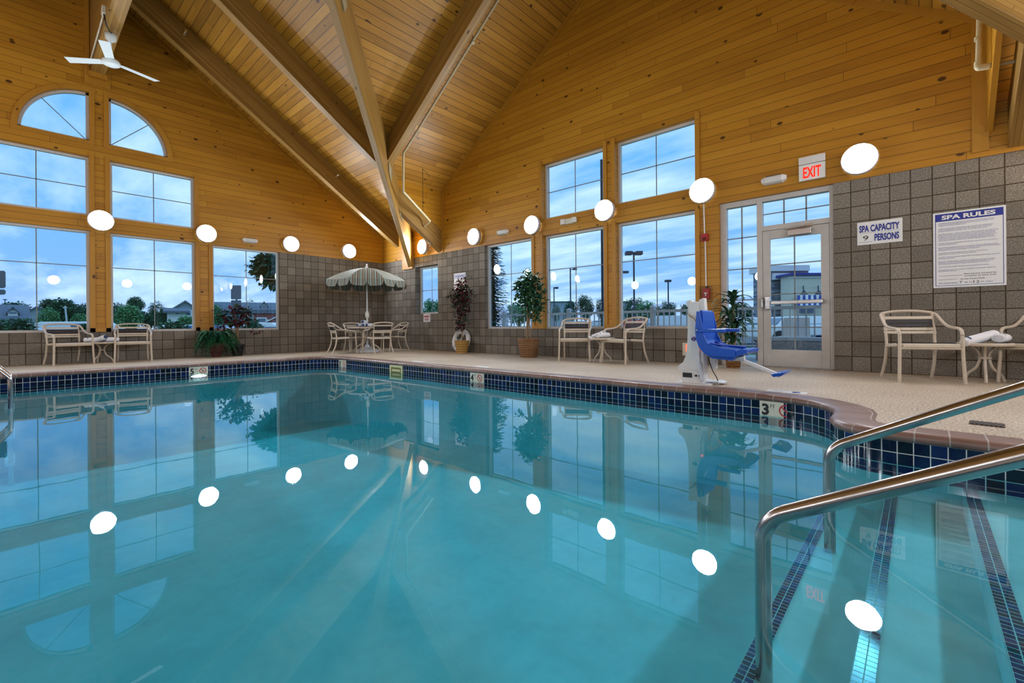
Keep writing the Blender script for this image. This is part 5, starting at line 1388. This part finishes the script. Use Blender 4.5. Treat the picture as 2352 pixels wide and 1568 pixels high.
for lb, px, py, wpx, d, mt_ in (('pale green tree low in the ficus window', 1192, 692, 62, 55, 'tree_mid'), ('small dark tree beside the far lamp post', 1278, 695, 24, 80, 'tree_dark'), ('dark clump left of the window centre bar behind the left chair', 1312, 686, 40, 62, 'tree_dark'),
    ('tall dark tree right of the window centre bar behind the left chair', 1346, 671, 46, 62, 'tree_dark'), ('dark tree beside the tall blue pole', 1381, 681, 30, 62, 'tree_dark'), ('dark tree behind the double-headed lamp post', 1452, 680, 46, 62, 'tree_dark'),
    ('lighter green tree right of the double-headed lamp post', 1484, 686, 50, 52, 'tree_mid'), ('dark round tree behind the small twin lamp post', 1536, 690, 40, 60, 'tree_dark'), ('dark round tree left of the pool lift column', 1580, 692, 36, 60, 'tree_dark'),
    ('dark trees beyond the dracaena in the sidelight', 1700, 694, 60, 62, 'tree_dark'), ('small dark tree between the two round trees', 1510, 697, 30, 75, 'tree_dark')):
    tree('shade_tree', lb, px, py, wpx, d, mt_)

# houses: ridge runs along the picture's horizontal unless front=True
def house(name, label, px0, px1, depth, py_ridge, py_eave, wall='siding_grey', front=False, wins=(), dormers=(), D=8):
    c = ground_at((px0 + px1) / 2, depth); ct = FPX / math.hypot(FPX, (px0 + px1) / 2 - 1176); vd = (c - CAM); W = px_m(px1 - px0, depth) * ct; t = thing(name, label, 'house', c, math.atan2(vd.y, vd.x) - PI / 2, 'houses across the road')
    he, hr = top_z(py_eave, depth) - GZ, top_z(py_ridge, depth) - GZ; x = W / 2
    mb = MB()
    if front: mb.prism([(-x, 0, 0), (x, 0, 0), (x, 0, he), (0, 0, hr), (-x, 0, he)], (0, D, 0))
    else: mb.box(-x, x, 0, D, 0, he); [mb.prism([(s * x, 0, he), (s * x, D, he), (s * x, D / 2, hr)], (-s * .1, 0, 0)) for s in (-1, 1)]
    mb.build('wall', wall, t)
    mb = MB(); th = .18
    if front:
        for s in (-1, 1):
            k_ = (hr - he) / x; mb.prism([(s * (x + .3), -.3, he - .3 * k_), (0, -.3, hr), (0, -.3, hr + th), (s * (x + .3), -.3, he - .3 * k_ + th)], (0, D + .6, 0))
    else:
        k_ = (hr - he) / (D / 2)
        for s in (0, 1):
            y0, y1 = (-.4, D / 2) if s == 0 else (D + .4, D / 2); mb.prism([(-x - .3, y0, he - .4 * k_), (-x - .3, y1, hr), (-x - .3, y1, hr + th), (-x - .3, y0, he - .4 * k_ + th)], (W + .6, 0, 0))
    mb.build('roof', 'roof_shingle', t)
    for a, b, p0, p1 in wins:
        z0, z1 = top_z(p1, depth) - GZ, top_z(p0, depth) - GZ; xa, xb = ct * px_m(a - (px0 + px1) / 2, depth), ct * px_m(b - (px0 + px1) / 2, depth)
        mb = MB(); mb.box(xa - .12, xb + .12, -.08, -.0, z0 - .12, z1 + .12); wf = mb.build('window', 'house_white', t)
        mb = MB(); mb.box(xa, xb, -.1, -.07, z0, z1); mb.build('pane', 'house_window', wf)
    for a, b, pa, pe, pb, yy in dormers:
        xa, xb = ct * px_m(a - (px0 + px1) / 2, depth), ct * px_m(b - (px0 + px1) / 2, depth); za, ze, zb_ = (top_z(q, depth) - GZ for q in (pa, pe, pb)); xm = (xa + xb) / 2
        mb = MB(); mb.prism([(xa, yy, zb_), (xb, yy, zb_), (xb, yy, ze), (xm, yy, za - .1), (xa, yy, ze)], (0, 3, 0)); dm = mb.build('dormer', 'house_white', t)
        mb = MB(); mb.box(xa + (xb - xa) * .22, xb - (xb - xa) * .22, yy - .08, yy, zb_ + .3, ze - .05); mb.build('pane', 'house_window', dm)
        mb = MB()
        for s in (-1, 1): mb.prism([(xm, yy - .25, za), (xm + s * (xb - xa) * .66, yy - .25, ze - .25), (xm + s * (xb - xa) * .66, yy - .25, ze - .05), (xm, yy - .25, za + .2)], (0, 3.4, 0))
        mb.build('dormer_roof', 'roof_shingle', dm)
    return t
house('house', 'grey house with a white gabled dormer at the far left', -70, 63, 46, 690, 722, dormers=[(18, 43, 697, 706, 716, .3)])
house('house', 'grey gabled house half hidden by the bright green tree, first window', 62, 106, 60, 697, 709, front=True)
house('house', 'blue house with a tall gable at the right of the second window', 402, 450, 52, 687, 702, front=True, wins=[(430, 438, 708, 718)])
house('house', 'white house with a low lean roof beside the tall gable', 384, 428, 42, 703, 711, 'house_white', wins=[(404, 411, 711.5, 715)], D=5)
house('house', 'long dark-roofed house across the third window', 470, 585, 64, 688, 708)
house('house', 'dark-roofed house with white windows at the right of the third window', 560, 660, 60, 690, 708, 'siding_grey', wins=[(609, 617, 708.5, 714), (624, 631, 708.5, 714)], dormers=[(600, 614, 690, 697, 706, .5)])
t = house('shop', 'red brick shop with pale lettering at the right of the third window', 583, 652, 42, 712.5, 714.5, 'brick_red', wins=[(593, 610, 727, 734)], D=6)
t['category'] = 'shop'; t['group'] = 'shops across the road'
mb = MB(); mb.box(-.9, 1.2, -.06, 0, 1.62, 1.72); mb.box(-.9, 1.2, -.06, 0, 1.46, 1.56); mb.build('pale_lettering_band', 'house_white', t)
mb = MB(); mb.prism([(-.1, -1.2, 0), (1.5, -1.2, 0), (1.5, -1.2, 1.5), (.7, -1.2, 1.95), (-.1, -1.2, 1.5)], (0, 1.2, 0)); mb.build('porch', 'brick_red', t)
mb = MB(); [mb.prism([(.7, -1.4, 1.95), (.7 + s * .95, -1.4, 1.42), (.7 + s * .95, -1.4, 1.52), (.7, -1.4, 2.05)], (0, 1.4, 0)) for s in (-1, 1)]; mb.build('porch_roof', 'house_white', t)
house('warehouse', 'far pale grey building between the lamp posts', 1262, 1312, 130, 691, 694, 'siding_grey', D=20)['category'] = 'building'
house('warehouse', 'far grey building left of the double-headed lamp post', 1425, 1450, 120, 692, 695, 'siding_grey', D=20)['category'] = 'building'

# the stone and stucco building beyond the door
def plate(px0, px1, py0, py1, depth, dep, mb):
    """an upright box facing the door, from its picture edges at a given depth"""
    x0, x1 = px_m(px0 - 1176, depth), px_m(px1 - 1176, depth); z0, z1 = top_z(py1, depth), top_z(py0, depth)
    o_ = CAM + FW * depth; mb.hexa([o_ + RT * x + FW * d + UP * (z - CAM.z) for x, d, z in ((x0, 0, z0), (x1, 0, z0), (x1, dep, z0), (x0, dep, z0), (x0, 0, z1), (x1, 0, z1), (x1, dep, z1), (x0, dep, z1))])
    return mb
zb0 = CY + (CAM.z - GZ) * FPX / 27
t = thing('restaurant', 'stone tower and beige building with a blue striped awning beyond the door', 'building', ground_at(1800, 27))
plate(1762, 1858, 627, zb0, 27, 1.5, MB(tuple(RT))).build('stone_tower', 'ledge_stone', t, True)
plate(1760, 1861, 614, 627, 26.8, 1.9, MB()).build('tower_cornice', 'house_white', t, True)
plate(1778, 1818, 632, 647, 26.7, .2, MB()).build('sign_board', 'house_white', t, True)
plate(1818, 1960, 636, CY + (CAM.z - GZ) * FPX / 25.5, 25.5, 1.0, MB()).build('stucco_wall', 'stucco_beige', t, True)
plate(1816, 1962, 632, 637, 25.3, 1.4, MB()).build('roof_edge', 'sign_blue', t, True)
plate(1818, 1960, 641, 643, 25.4, .2, MB()).build('wall_band', 'house_white', t, True)
plate(1836, 1870, 709, 724, 25.4, .2, MB()).build('dark_window', 'house_window', t, True)
plate(1773, 1780, 703, 708, 26.8, .2, MB()).build('address_plaque', 'house_white', t, True)
plate(1795, 1800, 706, 716, 26.8, .3, MB()).build('wall_light', 'pole_dark', t, True)
aw = None
for i in range(12):
    a, b = 1832 + 6.2 * i, 1832 + 6.2 * (i + 1)
    def P(px, py, d): return CAM + FW * d + RT * px_m(px - 1176, d) + UP * ((CY - py) * d / FPX)
    mb = MB(); mb.face([P(a, 683, 25.4), P(b, 683, 25.4), P(b - 4 * 0, 700, 24.2), P(a, 700, 24.2)]); mb.face([P(a, 700, 24.2), P(b, 700, 24.2), P(b, 708, 24.15), P(a, 708, 24.15)])
    mb.build('awning_stripe', 'awning_blue' if i % 2 == 0 else 'awning_white', t, True)
for px in (1846, 1880, 1914):
    mb = MB(); a = P(px, 664, 25.45); b = P(px, 668, 24.9); c = P(px + 1, 678, 24.8); mb.tube(smooth_path([a, P(px, 662, 25.1), b, P(px, 672, 24.85)]), .03, 6); mb.lathe([(.03, .14), (.07, .1), (.19, -.08)], c, 12, cap=False); mb.build('gooseneck_lamp', 'pole_dark', t, True)

# railing round the patio, one bay at a time
xs = [3.0 + 2.35 * i for i in range(5)] + [14.4]
FY = 2.25
for i in range(6):
    if i == 5: break
    x0, x1 = xs[i], xs[i + 1]
    t = thing('patio_railing', ['grey railing bay behind the ficus window', 'grey railing bay behind the left chair of the lift-side pair', 'grey railing bay behind the sideways chair left of the lift', 'grey railing bay behind the pool lift', 'grey railing bay beyond the door and sidelight'][i], 'railing', (x0, FY, -.03), 0, 'railing bays round the patio')
    w_ = x1 - x0
    mb = MB(); mb.box(-.05, .05, -.05, .05, 0, 1.08); mb.lathe([(.075, 1.08), (.06, 1.11), (0, 1.14)], n=12); mb.build('post', 'rail_grey', t)
    mb = MB(); mb.box(.05, w_ - .05, -.035, .035, .96, 1.02); mb.build('top_rail', 'rail_grey', t)
    mb = MB(); mb.box(.05, w_ - .05, -.025, .025, .08, .13); mb.build('bottom_rail', 'rail_grey', t)
    mb = MB(); n_ = int(w_ / .125)
    for j in range(1, n_): x = w_ * j / n_; mb.box(x - .011, x + .011, -.011, .011, .13, .96)
    mb.build('baluster_panel', 'rail_grey', t)
t = thing('stone_pillar', 'squat stone pillar with a pale cap outside the door, right edge', 'pillar', (11.55, 2.2, -.03))
mb = MB(); mb.box(-.26, .26, -.26, .26, 0, .72); mb.build('shaft', 'patio_stone', t)
mb = MB(); mb.box(-.32, .32, -.32, .32, .72, .80); mb.lathe([(.2, .80), (.17, 1.05), (.1, 1.15), (0, 1.16)], n=20); mb.build('cap', 'rail_grey', t)
t = thing('stone_wall', 'low speckled stone wall outside the glazed door', 'wall', (10.75, 1.75, -.03))
mb = MB(); mb.box(-.75, .5, -.12, .12, 0, .38); mb.build('wall_body', 'patio_stone', t)
mb = MB(); mb.box(-.78, .53, -.16, .16, .38, .44); mb.build('coping', 'rail_grey', t)
t = thing('garden_chair', 'white chair on the patio beyond the glazed door', 'chair', (lambda q: (q.x, q.y, -.03))(at(1822, CY, 8.6)))
for sx in (-.2, .2):
    for sy in (-.2, .2): MB().box(sx - .02, sx + .02, sy - .02, sy + .02, 0, .4).build('leg', 'white_plastic', t)
MB().box(-.24, .24, -.24, .24, .4, .44).build('seat', 'white_plastic', t)
mb = MB(); mb.hexa([(-.24, .2, .44), (.24, .2, .44), (.24, .24, .44), (-.24, .24, .44), (-.22, .3, .8), (.22, .3, .8), (.22, .34, .8), (-.22, .34, .8)]); mb.build('backrest', 'white_plastic', t)

# poles and signs
def lamp_post(label, px, py_top, depth, heads, wpx=4):
    t = thing('lamp_post', label, 'lamp post', ground_at(px, depth), math.atan2(RT.y, RT.x), 'parking-lot lamp posts'); h = top_z(py_top, depth) - GZ; r = px_m(wpx, depth) / 2
    MB().tube([(0, 0, 0), (0, 0, h)], r, 10).build('pole', 'pole_dark', t)
    for a, b, hh in heads:
        x0, x1 = px_m(a, depth), px_m(b, depth); z = h - px_m(1, depth); d_ = px_m(hh, depth)
        mb = MB(); mb.tube([(0, 0, z - d_ * .3), ((x0 + x1) / 2, 0, z - d_ * .3)], r * .6, 8); mb.build('arm', 'pole_dark', t)
        mb = MB(); mb.box(x0, x1, -d_, d_, z - d_ * .7, z + d_ * .3); mb.build('lamp_head', 'pole_dark', t, bevel=.02)
    return t
lamp_post('tall lamp post with two square heads, in the window left of the lift', 1457, 581, 30, [(-19, -4, 8), (4, 19, 8)], 4)
lamp_post('single-arm lamp post left of the window centre bar', 1311, 617, 44, [(6, 15, 4)], 3)
lamp_post('small single-arm lamp post at the left of that window', 1273, 660, 62, [(2, 10, 4)], 2.5)
lamp_post('small twin-head lamp post right of the window centre bar', 1535.5, 646, 50, [(-7, 6, 5)], 3)
lamp_post('lamp post half hidden by the window pier', 1429, 625, 52, [(2, 15, 5)], 3)
lamp_post('tiny lamp post at the far left window', 12, 677, 55, [(-3, 3, 2)], 1.5)
t = thing('flagpole', 'tall thick blue-black pole at the right of the middle window', 'pole', ground_at(1384.5, 15))
MB().tube([(0, 0, 0), (0, 0, 6.5)], .042, 12).build('shaft', 'pole_dark', t)
MB().lathe([(.09, 0), (.09, .05), (.05, .1)], n=14).build('collar', 'pole_dark', t)
t = thing('utility_pole', 'pale leaning pole beside the white box truck', 'pole', ground_at(158, 32)); h = top_z(694, 32) - GZ
MB().tube([(0, 0, 0), tuple(-RT * px_m(8, 32) + UP * h)], .05, 8).build('shaft', 'rail_grey', t)
MB().obox(tuple(-RT * px_m(8, 32) + UP * (h - .12)), RT, FW, UP, .12, .04, .04).build('bracket', 'rail_grey', t)
def road_sign(label, px, pyt, pyb, pyt2, pyb2, wpx, depth):
    t = thing('road_sign', label, 'road sign', ground_at(px, depth), math.atan2(RT.y, RT.x), 'road signs seen from behind'); h = top_z(pyt, depth) - GZ
    MB().box(-.03, .03, .0, .05, 0, h - .03).build('post', 'pole_dark', t)
    for a, b in ((pyt, pyb), (pyt2, pyb2)):
        z0, z1 = top_z(b, depth) - GZ, top_z(a, depth) - GZ; x = px_m(wpx, depth) / 2; c = .12 * x
        mb = MB(); mb.prism([(-x + c, -.01, z0), (x - c, -.01, z0), (x, -.01, z0 + c), (x, -.01, z1 - c), (x - c, -.01, z1), (-x + c, -.01, z1), (-x, -.01, z1 - c), (-x, -.01, z0 + c)], (0, .008, 0)); mb.build('plate', 'sign_back', t)
road_sign('back of a two-plate road sign cut by the left photo edge', -14, 612, 652, 655, 667, 56, 11)
road_sign('back of a two-plate road sign in the third window', 543, 650, 682, 684, 706, 23.5, 22)

# vehicles
def car(name, label, px, depth, mat, L=4.5, H=1.45, rz=0.0, van=False, cat='car'):
    g = ground_at(px, depth); t = thing(name, label, cat, g, math.atan2(RT.y, RT.x) + rz, 'vehicles outside the windows'); l = L / 2; w_ = .88
    if van: body = [(-l, .35), (l, .35), (l, .95), (l - .35, 1.05), (l - .9, H), (-l + .05, H), (-l, H - .1)]
    else: body = [(-l, .35), (l, .35), (l + .02, .7), (l - .9, .88), (-l + .15, .92), (-l, .8)]
    mb = MB(); mb.prism([(x, -w_, z) for x, z in body], (0, 2 * w_, 0)); mb.build('body', mat, t, bevel=.06)
    if not van:
        cab = [(-l + .25, .9), (l - 1.05, .88), (l - 1.75, H), (-l + .75, H)]
        mb = MB(); mb.hexa([(cab[0][0], -w_ + .04, .88), (cab[1][0], -w_ + .04, .88), (cab[1][0], w_ - .04, .88), (cab[0][0], w_ - .04, .88), (cab[3][0], -w_ + .2, H), (cab[2][0], -w_ + .2, H), (cab[2][0], w_ - .2, H), (cab[3][0], w_ - .2, H)]); mb.build('cabin', mat, t, bevel=.05)
        mb = MB()
        for s in (-1, 1): mb.face([(cab[0][0] + .3, s * (w_ - .06), .94), (cab[1][0] - .2, s * (w_ - .06), .94), (cab[2][0] - .05, s * (w_ - .185), H - .06), (cab[3][0] + .1, s * (w_ - .185), H - .06)])
        mb.build('side_windows', 'house_window', t)
        mb = MB(); mb.face([(cab[1][0] + .01, -w_ + .15, .92), (cab[1][0] + .01, w_ - .15, .92), (cab[2][0] + .06, w_ - .27, H - .06), (cab[2][0] + .06, -w_ + .27, H - .06)]); mb.build('windscreen', 'house_window', t)
        mb = MB(); mb.face([(cab[0][0] - .01, -w_ + .15, .94), (cab[0][0] - .01, w_ - .15, .94), (cab[3][0] - .06, w_ - .27, H - .06), (cab[3][0] - .06, -w_ + .27, H - .06)]); mb.build('rear_window', 'house_window', t)
    else:
        mb = MB()
        for s in (-1, 1): mb.face([(l - .55, s * (w_ + .005), 1.05), (l - .95, s * (w_ + .005), H - .12), (l - 1.6, s * (w_ + .005), H - .12), (l - 1.6, s * (w_ + .005), 1.05)])
        mb.build('side_windows', 'house_window', t)
    for sx in (-1, 1):
        for sy in (-1, 1):
            mb = MB(); mb.lathe([(.2, .0), (.33, .0), (.33, .2), (.2, .22), (0, .2)], (sx * (l - .85), sy * (w_ - .18), .33), 18, axis=(0, sy, 0), cap=False); mb.build('wheel', 'rubber', t)
    return t
car('box_truck', 'white box truck in the first window', 131, 27, 'car_white', 1.5 * 2.2, 1.0 + .35, 0, True, 'truck')
t = car('van', 'white van against the first window post', 194, 25, 'car_white', 3.4, 1.4, 0, True, 'van')
car('sedan', 'pale car in front of the white van and truck', 100, 20, 'car_silver', 4.3, 1.05)
car('sedan', 'dark blue car at the left of the third window', 505, 26, 'car_blue', 4.3, 1.15)
car('hatchback', 'white car at the lower right of the third window', 628, 24, 'car_white', 4.0, 1.25)
car('sedan', 'white car under the gabled house in the second window', 440, 28, 'car_white', 4.2, 1.2)
car('suv', 'silver estate car in the window left of the pool lift', 1528, 27, 'car_silver', 4.7, 1.5, R(180))
car('sedan', 'red car just behind the sideways armchair', 1468, 33, 'car_red', 4.4, 1.35)
car('sedan', 'small far silver car beside the tall pole', 1381, 80, 'car_silver', 4.4, 1.7)
car('sedan', 'small far white car right of the window centre bar', 1338, 90, 'car_white', 4.4, 1.7)
car('sedan', 'white car beyond the door behind the railing', 1850, 24, 'car_white', 4.5, 1.35)
car('sedan', 'white car beyond the dracaena in the sidelight', 1700, 22, 'car_white', 4.5, 1.3)
